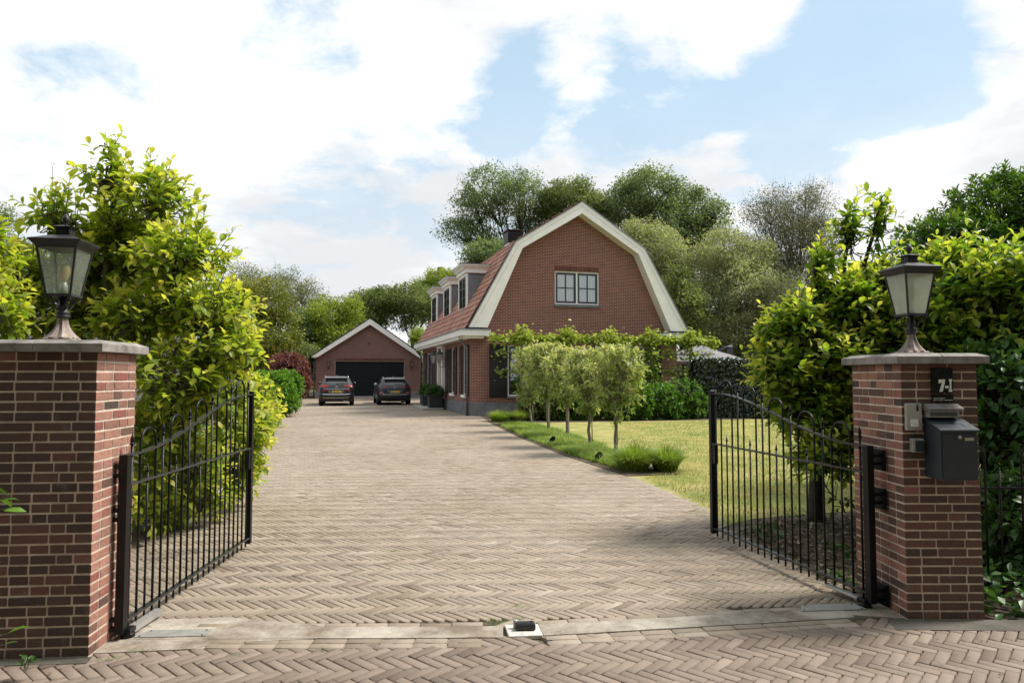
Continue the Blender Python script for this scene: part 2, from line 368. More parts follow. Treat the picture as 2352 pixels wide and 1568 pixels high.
# ------------------------------------------------------------------ world, sun, camera
SUN_AZ, SUN_EL = R(78), R(52)          # to the right of straight ahead, behind the garden
def sky():
    w = bpy.data.worlds.new('World'); sc.world = w; w.use_nodes = True
    t = NT(w); bg = t.n['Background']; bg.inputs['Strength'].default_value = .1
    s = t.new('ShaderNodeTexSky', sky_type='NISHITA'); s.sun_disc = False; s.sun_elevation = SUN_EL; s.sun_rotation = SUN_AZ
    s.air_density = 1.0; s.dust_density = 1.5; s.ozone_density = 1.5
    d = t.new('ShaderNodeVectorMath', operation='NORMALIZE'); t.link(coord(t, 'Generated'), d.inputs[0]); d = d.outputs[0]
    sx = t.new('ShaderNodeSeparateXYZ'); t.link(d, sx.inputs[0])
    # cloud layer: flat sheet seen in perspective, so clouds shrink toward the horizon
    den = math_(t, 'ADD', math_(t, 'ABSOLUTE', sx.outputs[2]), .22)
    cx = t.new('ShaderNodeCombineXYZ'); t.link(math_(t, 'DIVIDE', sx.outputs[0], den), cx.inputs[0]); t.link(math_(t, 'DIVIDE', sx.outputs[1], den), cx.inputs[1])
    cx.inputs[2].default_value = 3.7
    wv = t.new('ShaderNodeVectorMath', operation='ADD'); t.link(cx.outputs[0], wv.inputs[0])
    wr = t.new('ShaderNodeVectorMath', operation='SCALE'); wr.inputs['Scale'].default_value = .25; t.link(noise(t, 2.2, 3, .5, cx.outputs[0], 'Color'), wr.inputs[0]); t.link(wr.outputs[0], wv.inputs[1])
    n1 = math_(t, 'ADD', math_(t, 'MULTIPLY', noise(t, 2.5, 15, .63, wv.outputs[0]), 1.75), -.32)
    def patch(x, y, rad, amt):
        r = ray(x, y); r = r/np.linalg.norm(r); q = t.new('ShaderNodeVectorMath', operation='DOT_PRODUCT'); t.link(d, q.inputs[0]); q.inputs[1].default_value = tuple(r)
        return mrange(t, q.outputs['Value'], math.cos(R(rad)), math.cos(R(rad*.25)), 0, amt, True)
    acc = None
    # openings of blue (negative) and heavy cloud (positive), by direction
    for x, y, rad, amt in ((90, 120, 9, -.12), (690, 40, 7, -.17), (1160, 215, 6, -.26), (1480, 215, 8, -.30), (1700, 310, 7, -.30), (1930, 180, 10, -.40), (2130, 60, 9, -.40), (1300, 60, 5, -.12),
                           (2330, 330, 12, .18), (2340, 60, 5, .25), (480, 200, 11, .16), (950, 130, 9, .14), (1620, 60, 7, .16), (1320, 150, 4, .2), (1600, 400, 9, .14), (2000, 420, 8, .1)):
        v = patch(x, y, rad, amt); acc = v if acc is None else math_(t, 'ADD', acc, v)
    dens = math_(t, 'ADD', math_(t, 'ADD', n1, acc), .10)
    # thinner cover behind the camera
    dens = math_(t, 'SUBTRACT', dens, mrange(t, sx.outputs[1], .1, -.6, 0, .06))
    msk = mrange(t, dens, .26, .70, 0, 1, True)
    veil = mrange(t, sx.outputs[2], .42, .05, .12, .9, True)      # pale toward the horizon
    msk = math_(t, 'MAXIMUM', msk, veil)
    shade = mrange(t, noise(t, 1.1, 8, .6, wv.outputs[0]), .38, .62, 0, 1, True)
    cc = mixc(t, shade, (4.5, 4.65, 4.8), (6.3, 6.25, 6.2))
    skc = mixc(t, 1.0, s.outputs[0], (1.0, 1.0, 1.0), 'MULTIPLY')
    skc = mixc(t, .75, skc, (2.85, 4.1, 5.05))
    t.link(mixc(t, msk, skc, cc), bg.inputs['Color'])
    L = bpy.data.lights.new('sun', 'SUN'); L.energy = 3.0; L.angle = R(14); L.color = (1, .95, .86)
    o = bpy.data.objects.new('sun', L); col.objects.link(o)
    to = Vector((math.sin(SUN_AZ)*math.cos(SUN_EL), math.cos(SUN_AZ)*math.cos(SUN_EL), math.sin(SUN_EL)))
    o.rotation_euler = to.to_track_quat('Z', 'Y').to_euler(); o.location = (20, 20, 30)
sky()
cd = bpy.data.cameras.new('camera'); cd.lens = 24.0; cd.sensor_width = 36.0; cd.clip_end = 2000; cd.clip_start = .05
co = bpy.data.objects.new('camera', cd); col.objects.link(co); co.location = (0, 0, CH); co.rotation_euler = (math.pi/2+PIT, 0, 0); sc.camera = co
sc.view_settings.view_transform = 'Standard'; sc.view_settings.look = 'None'; sc.view_settings.gamma = 1; sc.view_settings.exposure = 0.90
sc.render.engine = 'CYCLES'; cy = sc.cycles; cy.max_bounces = 8; cy.diffuse_bounces = 5; cy.glossy_bounces = 3; cy.transmission_bounces = 4; cy.transparent_max_bounces = 10
cy.use_denoising = True; cy.caustics_reflective = False; cy.caustics_refractive = False; cy.sample_clamp_indirect = 6
# ------------------------------------------------------------------ palette
M_black = mat('black iron', (.004, .004, .005), .36, .0, .2, 20, .15, spec=.3)
M_rail = mat('sky lit rail', (.035, .035, .036), .24, 0, .2, 20, .1)  # lighter than the other iron: sky highlight put into the rail colour
M_lant = mat('lantern metal', (.035, .032, .034), .5, .3, .25, 14, .2)
M_lantbase = mat('weathered lantern base', (.27, .215, .185), .6, .2, .35, 12, .25)
M_cap = mat('cap stone', (.17, .155, .145), .85, 0, .4, 7, .5, c2=(.26, .24, .22))
M_mort = mat('mortar', (.58, .485, .40), .95, 0, .25, 14, .5)
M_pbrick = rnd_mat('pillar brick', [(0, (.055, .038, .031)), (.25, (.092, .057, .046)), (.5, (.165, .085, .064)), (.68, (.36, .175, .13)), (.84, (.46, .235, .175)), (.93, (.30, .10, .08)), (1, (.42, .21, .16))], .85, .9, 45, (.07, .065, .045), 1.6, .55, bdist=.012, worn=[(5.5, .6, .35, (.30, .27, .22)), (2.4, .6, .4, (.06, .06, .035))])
M_pav = rnd_mat('driveway clinker', [(0, (.20, .155, .118)), (.2, (.268, .217, .170)), (.5, (.312, .260, .207)), (.75, (.325, .260, .205)), (.9, (.30, .252, .195)), (1, (.385, .33, .27))], .72, .5, 38, (.23, .185, .12), .8, .6, .35, worn=[(1.9, .56, .5, (.13, .10, .07)), (.33, .5, .3, (.40, .345, .28)), (3.2, .62, .55, (.10, .095, .05))])
M_str = rnd_mat('street clinker', [(0, (.145, .110, .088)), (.3, (.20, .155, .125)), (.65, (.235, .183, .15)), (1, (.285, .228, .19))], .72, .5, 38, (.17, .135, .10), .7, .5, .35, worn=[(1.9, .56, .5, (.13, .10, .07)), (.33, .5, .3, (.40, .345, .28)), (3.2, .62, .55, (.10, .095, .05))])
M_sand = mat('joint sand', (.05, .04, .028), .95, 0, .5, 5, .6, c2=(.10, .08, .052))
def dirty(name, clean, dirt, sc_, lo, hi):
    m, t, p = base(name); o = coord(t); f = mrange(t, noise(t, sc_, 8, .7, o), lo, hi); c = mixc(t, f, clean, dirt)
    c = mixc(t, .7, c, mixc(t, noise(t, 45, 6, .75, o), (.6, .58, .55), (1.3, 1.3, 1.28)), 'MULTIPLY'); t.link(c, p.inputs['Base Color']); p.inputs['Roughness'].default_value = .9
    bump(t, noise(t, 60, 6, .7, o), .6, .008, p); return m
M_conc = dirty('concrete', (.46, .42, .365), (.19, .15, .11), 1.5, .42, .62)
M_kerb = dirty('dirty shaded kerb stone', (.13, .115, .10), (.05, .048, .032), 1.6, .4, .65)  # dirt and the shade over it, both put into the colour
M_soil = mat('soil', (.05, .036, .024), .95, 0, .5, 4, .9, c2=(.10, .073, .048))
M_wall = brick_wall('house brick', (.205, .054, .041), (.115, .033, .027), (.45, .33, .265))
M_wallg = brick_wall('garage brick', (.19, .06, .046), (.12, .04, .034), (.36, .29, .25))
M_white = mat('cream paint', (.86, .835, .785), .5, 0, .06, 2.5)
M_wwhite = mat('white window paint', (.78, .77, .74), .4, 0, .04, 3)
M_navy = mat('dark blue sash paint', (.012, .016, .026), .3, 0, .2, 8)
M_blk = mat('black shutter paint', (.008, .008, .009), .35, 0, .2, 6)
M_shut = mat('brown black shutter paint', (.022, .017, .015), .45, 0, .25, 6)
M_plinth = mat('blue stone plinth', (.115, .12, .13), .8, 0, .22, 2.2, .4, c2=(.15, .155, .165))
M_plinthg = mat('grey stone plinth', (.22, .20, .19), .85, 0, .2, 2.5, .4)
M_tile = rnd_mat('clay roof tile', [(0, (.27, .125, .088)), (.4, (.40, .185, .13)), (.75, (.48, .25, .185)), (1, (.34, .215, .17))], .75, .5, 25, (.13, .10, .08), 1.2, .5)
M_tileg = rnd_mat('grey roof tile', [(0, (.05, .055, .06)), (1, (.10, .105, .11))], .7, .4, 25)
M_zinc = mat('zinc', (.20, .215, .235), .5, .35, .18, 3)
M_pipe = mat('grey downpipe', (.13, .14, .15), .5, .2, .2, 4)
M_gdoor = mat('dark teal garage door', (.005, .009, .011), .5, 0, .2, 2, spec=.25)
M_glass = glass_mat('window glass')
M_lglass = None
M_cur = mat('net curtain', (.72, .72, .70), .9, 0, .12, 30)
M_dark = mat('dark room', (.012, .012, .012), .9, 0, .3, 2)
M_blind = mat('grey blind', (.30, .31, .32), .8, 0, .1, 2)
M_galv = mat('galvanised steel', (.42, .41, .39), .5, .5, .15, 12, .1)
M_alu = mat('brushed aluminium', (.50, .49, .47), .42, .6, .06, 30)
M_mail = mat('anthracite mailbox paint', (.024, .034, .043), .42, 0, .1, 10, .1)
M_grey = mat('mid grey panel', (.10, .11, .12), .5, 0, .1, 8)
M_letter = mat('white lettering', (.78, .78, .76), .5, 0, .03, 8)
M_gloss = mat('black gloss sign', (.006, .006, .007), .25, 0, .2, 8)
M_planter = mat('charcoal planter', (.022, .026, .03), .6, 0, .2, 6, .2)
M_bark = mat('bark', (.10, .08, .06), .9, 0, .4, 9, .8, c2=(.16, .135, .10))
M_barkd = mat('dark bark', (.035, .028, .022), .9, 0, .4, 12, .8)
M_barkg = mat('greenish bark', (.12, .105, .08), .9, 0, .35, 9, .7, c2=(.19, .165, .12))
M_flat = mat('flat block render', (.42, .40, .37), .9, 0, .1, .3)
M_fabric = mat('grey canopy fabric', (.19, .19, .20), .8, 0, .06, 2)
def frosted(name, lo_, hi_):
    m, t, p = base(name); tr = t.new('ShaderNodeBsdfTransparent'); tr.inputs[0].default_value = (.88, .92, .88, 1)
    o = coord(t); p.inputs['Base Color'].default_value = (.66, .68, .62, 1); p.inputs['Roughness'].default_value = .35
    tl = t.new('ShaderNodeBsdfTranslucent'); tl.inputs[0].default_value = (.86, .88, .80, 1)
    a = t.new('ShaderNodeMixShader'); a.inputs[0].default_value = .55; t.link(p.outputs[0], a.inputs[1]); t.link(tl.outputs[0], a.inputs[2])
    b = t.new('ShaderNodeMixShader'); t.link(mrange(t, noise(t, 5, 4, .6, o), .35, .7, lo_, hi_), b.inputs[0])
    t.link(tr.outputs[0], b.inputs[1]); t.link(a.outputs[0], b.inputs[2]); t.link(b.outputs[0], t.n['Material Output'].inputs[0]); return m
M_lglass = frosted('dusty lantern glass', .10, .26); M_lmilk = frosted('milky lantern pane', .5, .7)
LM_mag = leaf_mat('spring magnolia leaf', [(0, (.055, .125, .018)), (.3, (.13, .245, .028)), (.55, (.295, .39, .048)), (.8, (.52, .54, .095)), (1, (.64, .60, .16))], .60, .36, (1.24, 1.25, .55))
LM_mag2 = leaf_mat('magnolia leaf', [(0, (.045, .115, .018)), (.4, (.11, .225, .030)), (.62, (.26, .37, .05)), (.8, (.48, .52, .095)), (1, (.62, .60, .17))], .60, .36, (1.24, 1.25, .55))
LM_laurel = leaf_mat('laurel leaf', [(0, (.019, .061, .014)), (.45, (.047, .121, .019)), (.75, (.135, .257, .027)), (1, (.324, .446, .041))], .28, .33)
LM_shade = leaf_mat('shade leaf', [(0, (.024, .065, .018)), (.6, (.062, .145, .036)), (1, (.13, .24, .06))], .28, .4)
LM_green = leaf_mat('bright shrub leaf', [(0, (.034, .101, .011)), (.5, (.081, .209, .016)), (1, (.203, .351, .030))], .33, .38)
LM_yel = leaf_mat('golden shrub leaf', [(0, (.12, .16, .02)), (.5, (.25, .28, .035)), (1, (.40, .40, .06))], .4, .45)
LM_red = leaf_mat('red shrub leaf', [(0, (.05, .022, .022)), (.45, (.12, .045, .036)), (.8, (.24, .10, .08)), (1, (.42, .24, .20))], .3, .4, (1.3, .8, .6))
LM_olive = leaf_mat('olive tree leaf', [(0, (.075, .10, .020)), (.5, (.19, .21, .035)), (1, (.36, .36, .07))], .35, .5)
LM_mid = leaf_mat('mid green tree leaf', [(0, (.062, .095, .036)), (.5, (.155, .208, .076)), (1, (.32, .37, .16))], .5, .5)
LM_fresh = leaf_mat('fresh tree leaf', [(0, (.090, .148, .024)), (.5, (.229, .307, .044)), (1, (.476, .515, .090))], .5, .5)
LM_dark = leaf_mat('dark tree leaf', [(0, (.068, .108, .048)), (.5, (.155, .215, .105)), (1, (.29, .36, .20))], .5, .5)
LM_grey = leaf_mat('grey green leaf', [(0, (.09, .11, .07)), (.5, (.18, .205, .13)), (1, (.32, .345, .23))], .5, .5)
LM_willow = leaf_mat('willow leaf', [(0, (.18, .21, .115)), (.5, (.34, .37, .21)), (1, (.50, .52, .34))], .5, .5)
LM_brown = leaf_mat('sparse brown green leaf', [(0, (.075, .082, .048)), (.5, (.15, .158, .092)), (1, (.26, .275, .165))], .3, .5)
LM_ivy = leaf_mat('ivy leaf', [(0, (.006, .016, .008)), (.6, (.016, .036, .016)), (1, (.035, .065, .028))], .15, .25, spec=.6)
LM_lime = leaf_mat('lime leaf', [(0, (.098, .195, .026)), (.5, (.227, .342, .046)), (1, (.488, .537, .114))], .38, .42)
LM_prow = leaf_mat('pleached leaf', [(0, (.07, .125, .045)), (.4, (.19, .265, .085)), (.75, (.40, .45, .19)), (1, (.62, .62, .38))], .5, .42)
LM_grass = leaf_mat('tuft grass', [(0, (.13, .22, .03)), (.5, (.23, .33, .06)), (1, (.38, .45, .12))], .4, .5)
LM_lawn = leaf_mat('lawn blade', [(0, (.15, .20, .035)), (.5, (.30, .315, .08)), (.85, (.43, .39, .13)), (1, (.5, .44, .2))], .3, .6)
LM_gold = leaf_mat('golden conifer', [(0, (.053, .063, .015)), (.5, (.150, .150, .030)), (1, (.330, .285, .060))], .25, .6)
LM_litter = leaf_mat('dry leaf', [(0, (.07, .045, .025)), (.6, (.17, .12, .075)), (1, (.34, .28, .20))], .1, .7)
# ------------------------------------------------------------------ ground, paving
def inpoly(P, poly):
    x, y = P[:, 0], P[:, 1]; c = np.zeros(len(P), bool); n = len(poly)
    for i in range(n):
        (x0, y0), (x1, y1) = poly[i], poly[(i+1) % n]
        if y0 == y1: continue
        c ^= ((y0 > y) != (y1 > y)) & (x < (x1-x0)*(y-y0)/(y1-y0)+x0)
    return c
def sheet(name, poly, z, m, kind='structure'):
    b = MB(); tri = tessellate_polygon([[Vector((x, y, 0)) for x, y in poly]]); b.add([(x, y, z) for x, y in poly], [tuple(t) for t in tri])
    o = b.build(name, m); 
    o.data.update()
    if o.data.polygons[0].normal.z < 0: o.data.flip_normals()
    return tag(o, kind=kind)
def ground_mat():
    m, t, p = base('rough ground'); o = coord(t); f = noise(t, .35, 6, .6, o)
    r = ramp(t, [(.35, (.05, .06, .022)), (.6, (.085, .09, .03)), (.75, (.10, .08, .05))]); t.link(f, r.inputs[0]); t.link(r.outputs[0], p.inputs['Base Color']); p.inputs['Roughness'].default_value = .95
    bump(t, noise(t, 9, 6, .7, o), .8, .05, p); return m
tag(MB().add([(-900, -60, -.03), (900, -60, -.03), (900, 1500, -.03), (-900, 1500, -.03)], [(0, 1, 2, 3)]).build('ground', ground_mat()), kind='structure')
def pavers(C, ang, L, W, z, tilt=.0016, zj=.0012):
    """bricks laid flat: centres C (n,2), angles ang; each a low block with eased edges"""
    n = len(C); l, w, e = L/2-.0034, W/2-.0034, .003
    T = np.array([[-l, -w, -.03], [l, -w, -.03], [l, w, -.03], [-l, w, -.03], [-l, -w, -e], [l, -w, -e], [l, w, -e], [-l, w, -e], [-l+e, -w+e, 0], [l-e, -w+e, 0], [l-e, w-e, 0], [-l+e, w-e, 0]])
    a = ang+RNG.normal(0, .012, n); c, s = np.cos(a)[:, None], np.sin(a)[:, None]; sc_ = (1+RNG.normal(0, .012, n))[:, None]
    X = T[None, :, 0]*sc_; Y = T[None, :, 1]*sc_; tx, ty = RNG.normal(0, tilt, (2, n, 1))
    V = np.stack([C[:, :1]+X*c-Y*s, C[:, 1:]+X*s+Y*c, z+T[None, :, 2]+RNG.normal(0, zj, (n, 1))+X*tx+Y*ty*2], -1)
    q = [[8, 9, 10, 11]]
    for i in range(4): j = (i+1) % 4; q += [[i, j, 4+j, 4+i], [4+i, 4+j, 8+j, 8+i]]
    F = (np.array(q)[None]+(np.arange(n)*12)[:, None, None]).reshape(-1, 4)
    return V.reshape(-1, 3), F, 12
def herring(poly, W, rot, n=3):
    xs = [p[0] for p in poly]; ys = [p[1] for p in poly]; cx, cy = (min(xs)+max(xs))/2, (min(ys)+max(ys))/2
    N = int(max(max(xs)-min(xs), max(ys)-min(ys))*.75/W)+8
    k = np.arange(-N, N); mm = np.arange(-N//n, N//n); K, Mm = np.meshgrid(k, mm)
    K, Mm = K.ravel(), Mm.ravel(); h = np.stack([K+2*n*Mm+n/2, K+.5], 1); v = np.stack([K+2*n*Mm+.5, K+1+n/2], 1)
    C = np.concatenate([h, v])*W; A = np.concatenate([np.zeros(len(h)), np.full(len(v), np.pi/2)])
    c, s = math.cos(rot), math.sin(rot); C = np.stack([C[:, 0]*c-C[:, 1]*s+cx, C[:, 0]*s+C[:, 1]*c+cy], 1)
    ok = inpoly(C, poly); return C[ok], A[ok]+rot
def course(path, W, L, off):
    """a row of bricks laid end to end beside a path"""
    C, A = [], []
    for (x0, y0), (x1, y1) in zip(path[:-1], path[1:]):
        d = math.hypot(x1-x0, y1-y0); ux, uy = (x1-x0)/d, (y1-y0)/d
        for i in range(int(d/L)): C.append((x0+ux*L*(i+.5)-uy*off, y0+uy*L*(i+.5)+ux*off)); A.append(math.atan2(uy, ux))
    return np.array(C), np.array(A)
EDGE_R = [(2.62, 4.95), (2.42, 5.9), (2.28, 7.3), (2.38, 8.35), (2.02, 10.55), (1.02, 14.0), (.1, 18.4), (-.75, 23.2), (-1.15, 26.4)]
EDGE_L = [(-15.6, 47.6), (-13.2, 39), (-10.4, 31.2), (-8.44, 24.8), (-6.53, 17.3), (-3.62, 7.7), (-3.55, 6.1), (-2.5, 4.55)]
DRIVE = [(-2.5, 4.56), (.1, 4.56), (2.3, 4.92)]+EDGE_R+[(-1.3, 27.3), (-1.75, 27.6), (-5.85, 42.2), (-5.5, 44), (-6.7, 50.2), (-13.9, 48.3)]+EDGE_L
def put_pavers(name, m, sets, z):
    Vs, Fs, Rs, k = [], [], [], 0
    for C, A, L, W in sets:
        V, F, q = pavers(C, A, L, W, z); n = len(C)
        r = np.clip(RNG.normal(.5, .23, n)+.10*np.sin(C[:, 0]*1.3+np.cos(C[:, 1]*.9)*1.4), 0, 1)
        Vs.append(V); Fs.append(F+k); k += len(V); Rs.append(np.repeat(r, q))
    return tag(npmesh(name, np.concatenate(Vs), [np.concatenate(Fs)], m, None, np.concatenate(Rs)), kind='structure')
C, A = herring(DRIVE, .054, R(-42), 4)
sets = [(C, A, .216, .054)]
edge = EDGE_R[3:]
for off in (.04, .112): c_, a_ = course(edge, .068, .204, off); sets.append((c_, a_, .204, .07))
for off in (.035, .105): c_, a_ = course(EDGE_L[1:6], .068, .204, off); sets.append((c_, a_, .204, .07))
put_pavers('driveway', M_pav, sets, .0)
sheet('driveway_bed', DRIVE, -.014, M_sand)
STREET = [(-7, -1.0), (7.5, -1.0), (7.5, 4.62), (2.5, 4.60), (.15, 4.28), (-2.2, 4.21), (-7, 3.95)]
C, A = herring(STREET, .066, R(-41)); sets = [(C, A, .198, .066)]
put_pavers('street', M_str, sets, .0)
sheet('street_bed', [(-12, -8), (12, -8), (12, 5.0), (2.6, 4.95), (-2.4, 4.62), (-12, 4.4)], -.018, M_sand)
# rows of bricks along the concrete threshold
ST_L = [(-2.45, 4.27), (-.055, 4.30)]; ST_R = [(.20, 4.33), (2.30, 4.65)]
sets = []
for pth in (ST_L, ST_R):
    for off in (-.036, -.108): c_, a_ = course(pth, .07, .206, off); sets.append((c_, a_, .206, .07))
    c_, a_ = course(pth, .07, .206, .235); sets.append((c_, a_, .206, .07))
put_pavers('threshold_brick_row', M_pav, sets, .003)
def slab(path, w, z0, z1, jag, seed):
    rg = random.Random(seed); b = MB(); (x0, y0), (x1, y1) = path; n = 14
    d = math.hypot(x1-x0, y1-y0); ux, uy = (x1-x0)/d, (y1-y0)/d; lo, hi = [], []
    for i in range(n+1):
        t = d*i/n; lo.append((x0+ux*t-uy*rg.uniform(0, jag), y0+uy*t+ux*rg.uniform(0, jag))); o = w+rg.uniform(-jag, 0); hi.append((x0+ux*t-uy*o, y0+uy*t+ux*o))
    b.prism(lo+hi[::-1], z0, z1, 'z'); return b
b = slab(ST_L, .20, -.03, .006, .008, 1); b2 = slab(ST_R, .20, -.03, .006, .008, 2); b.add(b2.v, b2.f)
b.prism([(-2.5, 4.06), (-1.9, 4.13), (-1.75, 4.22), (-1.2, 4.29), (-1.05, 4.40), (-1.3, 4.53), (-1.9, 4.66), (-2.35, 4.62)], -.03, .0045, 'z')
b.prism([(2.2, 4.72), (2.75, 4.62), (2.9, 5.1), (2.2, 4.95), (1.95, 4.9)], -.03, .0045, 'z')
tag(b.build('concrete_threshold', M_conc), kind='structure')
b = MB(); b.prism([(2.45, 4.44), (7, 4.30), (7, 4.52), (2.5, 4.63)], -.05, .004, 'z'); tag(b.build('kerb', M_kerb), kind='structure')
b = MB(); b.prism([(-2.40, 3.93), (-6, 3.68), (-6, 3.84), (-2.42, 4.02)], -.05, .003, 'z'); tag(b.build('kerb.001', M_kerb), kind='structure')
# beds and lawn
sheet('soil_bed', [(-3.5, 4.4), (-12, 3.9), (-30, 20), (-30, 60), (-16, 60), (-15.6, 47.6), (-13.2, 39), (-10.4, 31.2), (-8.44, 24.8), (-6.53, 17.3), (-3.62, 7.7), (-3.55, 6.1), (-2.7, 4.8)], -.010, M_soil)
sheet('soil_bed', [(2.4, 4.6), (14, 4.4), (14, 8.6), (5.2, 9.0), (2.75, 8.15), (2.2, 7.5), (2.40, 5.9)], -.008, M_soil)
LAWN = [(2.25, 8.3), (2.2, 7.4), (2.75, 7.85), (5.2, 8.65), (14, 8.2), (26, 26), (9, 25.6), (6.8, 24.9), (3.4, 24.1), (.2, 23.4), (-.85, 23.2), (-.03, 18.4), (.89, 14.0), (1.89, 10.55)]
def lawn_mat():
    m, t, p = base('lawn'); o = coord(t)
    f = noise(t, 1.3, 6, .65, o); r = ramp(t, [(.32, (.17, .22, .05)), (.5, (.33, .32, .095)), (.66, (.45, .385, .17))]); t.link(f, r.inputs[0])
    c = mixc(t, .6, r.outputs[0], mixc(t, noise(t, 26, 5, .7, o), (.55, .58, .5), (1.35, 1.32, 1.2)), 'MULTIPLY')
    t.link(c, p.inputs['Base Color']); p.inputs['Roughness'].default_value = .95; bump(t, noise(t, 40, 5, .7, o), 1, .03, p); return m
sheet('lawn', LAWN, -.003, lawn_mat())
sheet('soil_bed', [(-.8, 23.4), (.2, 23.4), (3.4, 24.1), (6.8, 24.9), (9, 25.6), (9.5, 29.6), (7.3, 30.1), (-1.65, 27.6), (-1.1, 26)], -.004, M_soil)
sheet('soil_bed', [(-.72, 23.3), (.12, 18.4), (1.04, 14.0), (1.85, 11.1), (2.75, 11.3), (2.5, 12.2), (2.35, 14.2), (1.6, 18.4), (.75, 23.2)], .009, M_soil)
def blades(name, base_, h, w, lean, rnd, m, segs=2, parent=None):
    """grass blades: tapering, bent strips"""
    n = len(base_); a = RNG.random(n)*2*np.pi; d = np.stack([np.cos(a), np.sin(a), np.zeros(n)], 1); sd = np.stack([-np.sin(a), np.cos(a), np.zeros(n)], 1)
    pts = []
    for i, f in enumerate(np.linspace(0, 1, segs+1)):
        c = base_+d*(lean*h*f**2)[:, None]; c = c+np.array([0, 0, 1.0])*(h*(f-.32*lean*f**2))[:, None]; ww = (w*(1-f*.9)/2)[:, None]
        pts += [c-sd*ww, c+sd*ww]
    V = np.stack(pts, 1); k = 2*(segs+1); q = np.array([[2*i, 2*i+1, 2*i+3, 2*i+2] for i in range(segs)])
    F = (q[None]+(np.arange(n)*k)[:, None, None]).reshape(-1, 4)
    return npmesh(name, V.reshape(-1, 3), [F], m, parent, np.repeat(rnd, k))
def scatter(poly, n):
    xs = [p[0] for p in poly]; ys = [p[1] for p in poly]; P = np.stack([RNG.uniform(min(xs), max(xs), n), RNG.uniform(min(ys), max(ys), n)], 1); return P[inpoly(P, poly)]
P = scatter([(2.3, 7.4), (2.75, 7.9), (5.2, 8.7), (9, 8.6), (16, 24.5), (9, 25.3), (6.8, 24.7), (3.4, 23.9), (2.3, 14.2), (2.6, 11.7), (2.1, 10.9), (2.42, 8.4)], 210000)
keep = RNG.random(len(P)) < np.clip(10.5/P[:, 1], 0, 1)**1.6; P = P[keep]; n = len(P)
lum = np.clip(.5+.25*np.sin(P[:, 0]*1.9+2*np.sin(P[:, 1]*.7))+.18*np.sin(P[:, 0]*5.1+3*np.sin(P[:, 1]*1.9))+.2*RNG.normal(size=n), 0, 1)
o = blades('lawn_grass', np.c_[P, np.full(n, .0)], .022+.03*RNG.random(n), .005+.0004*P[:, 1], .2+.9*RNG.random(n), lum, LM_lawn, 1); tag(o, kind='stuff')
# soft grass along the driveway edge
P = scatter([(-.45, 22.6), (.25, 18.3), (1.15, 14.1), (1.75, 12.0), (2.35, 12.2), (2.3, 14.2), (1.65, 18.2), (.75, 22.9)], 52000); n = len(P)
hs = .08+.10*RNG.random(n); hs *= .65+.5*(.5+.5*np.sin(P[:, 0]*5+1.5*np.sin(P[:, 1]*2.3)))
o = blades('border_grass', np.c_[P, np.full(n, .005)], hs, .009+.0006*P[:, 1], .35+1.2*RNG.random(n), np.clip(RNG.normal(.5, .24, n)+.2*np.sin(P[:, 0]*6+P[:, 1]*3), 0, 1), LM_grass, 3); tag(o, kind='stuff')
def tuft(label, c, r, h, n, group):
    q = RNG.normal(0, 1, (n, 2)); q = q/np.linalg.norm(q, axis=1)[:, None]*np.sqrt(RNG.random(n))[:, None]*r*.55
    Pq = np.c_[q, np.zeros(n)]; hh = h*(.8+.5*RNG.random(n)); a = np.arctan2(q[:, 1], q[:, 0])+RNG.normal(0, .5, n); lean = .15+2.1*np.linalg.norm(q, axis=1)/r*(.6+.6*RNG.random(n))
    d = np.c_[np.cos(a), np.sin(a), np.zeros(n)]; sd_ = np.c_[-np.sin(a), np.cos(a), np.zeros(n)]; pts = []
    for f in np.linspace(0, 1, 5):
        cpt = Pq+d*(lean*hh*.62*f**1.5)[:, None]; cpt[:, 2] += hh*(f-np.minimum(.42*lean, .72)*f**2.4); ww = .009*(1-.85*f); pts += [cpt-sd_*ww, cpt+sd_*ww]
    V = np.stack(pts, 1).reshape(-1, 3); qd = np.array([[2*i, 2*i+1, 2*i+3, 2*i+2] for i in range(4)]); F = (qd[None]+(np.arange(n)*10)[:, None, None]).reshape(-1, 4)
    o = npmesh('grass_tuft', V, [F], LM_grass, None, np.repeat(np.clip(RNG.normal(.45, .25, n), 0, 1), 10)); o.location = c; return tag(o, label, 'ornamental grass', group)
GT = 'ornamental grass tufts'
tuft('large bright green grass tuft at the driveway end of the grass border', (2.08, 11.75, 0), .42, .46, 1500, GT)
tuft('bright green grass tuft standing apart on the lawn, nearest the open gate', (2.62, 11.75, 0), .34, .44, 1200, GT)
tuft('low dark green grass tuft by the house corner, nearer the grey plinth', (-.42, 24.3, 0), .55, .42, 1100, GT)
tuft('low green grass tuft beneath the first trained lime tree by the house', (.22, 24.5, 0), .5, .40, 1100, GT)
# leaf litter, weeds, crumbs on the paving
P = scatter([(2.5, 5.1), (3.6, 5.3), (5.4, 6.2), (5.2, 8.4), (2.75, 7.7), (2.36, 7.1)], 5200); n = len(P)
o = leaves('leaf_litter', np.c_[P, .004+.03*RNG.random(n)], RNG.normal(0, 1, (n, 3))*np.array([1, 1, .15]), np.array([0, 0, 1.])+RNG.normal(0, .35, (n, 3)), .03+.05*RNG.random(n), .02+.02*RNG.random(n), RNG.random(n), LM_litter, None, 'mid'); tag(o, kind='stuff')
P = scatter([(3.16, 4.66), (7, 4.6), (7, 6.6), (3.2, 6.4)], 3600); n = len(P)
o = leaves('bed_cover', np.c_[P, .01+.22*RNG.random(n)**1.5], RNG.normal(0, 1, (n, 3))*np.array([1, 1, .6]), np.array([0, 0, 1.])+RNG.normal(0, .4, (n, 3)), .06+.07*RNG.random(n), .035+.035*RNG.random(n), RNG.random(n), LM_shade, None, 'mid'); tag(o, kind='stuff')
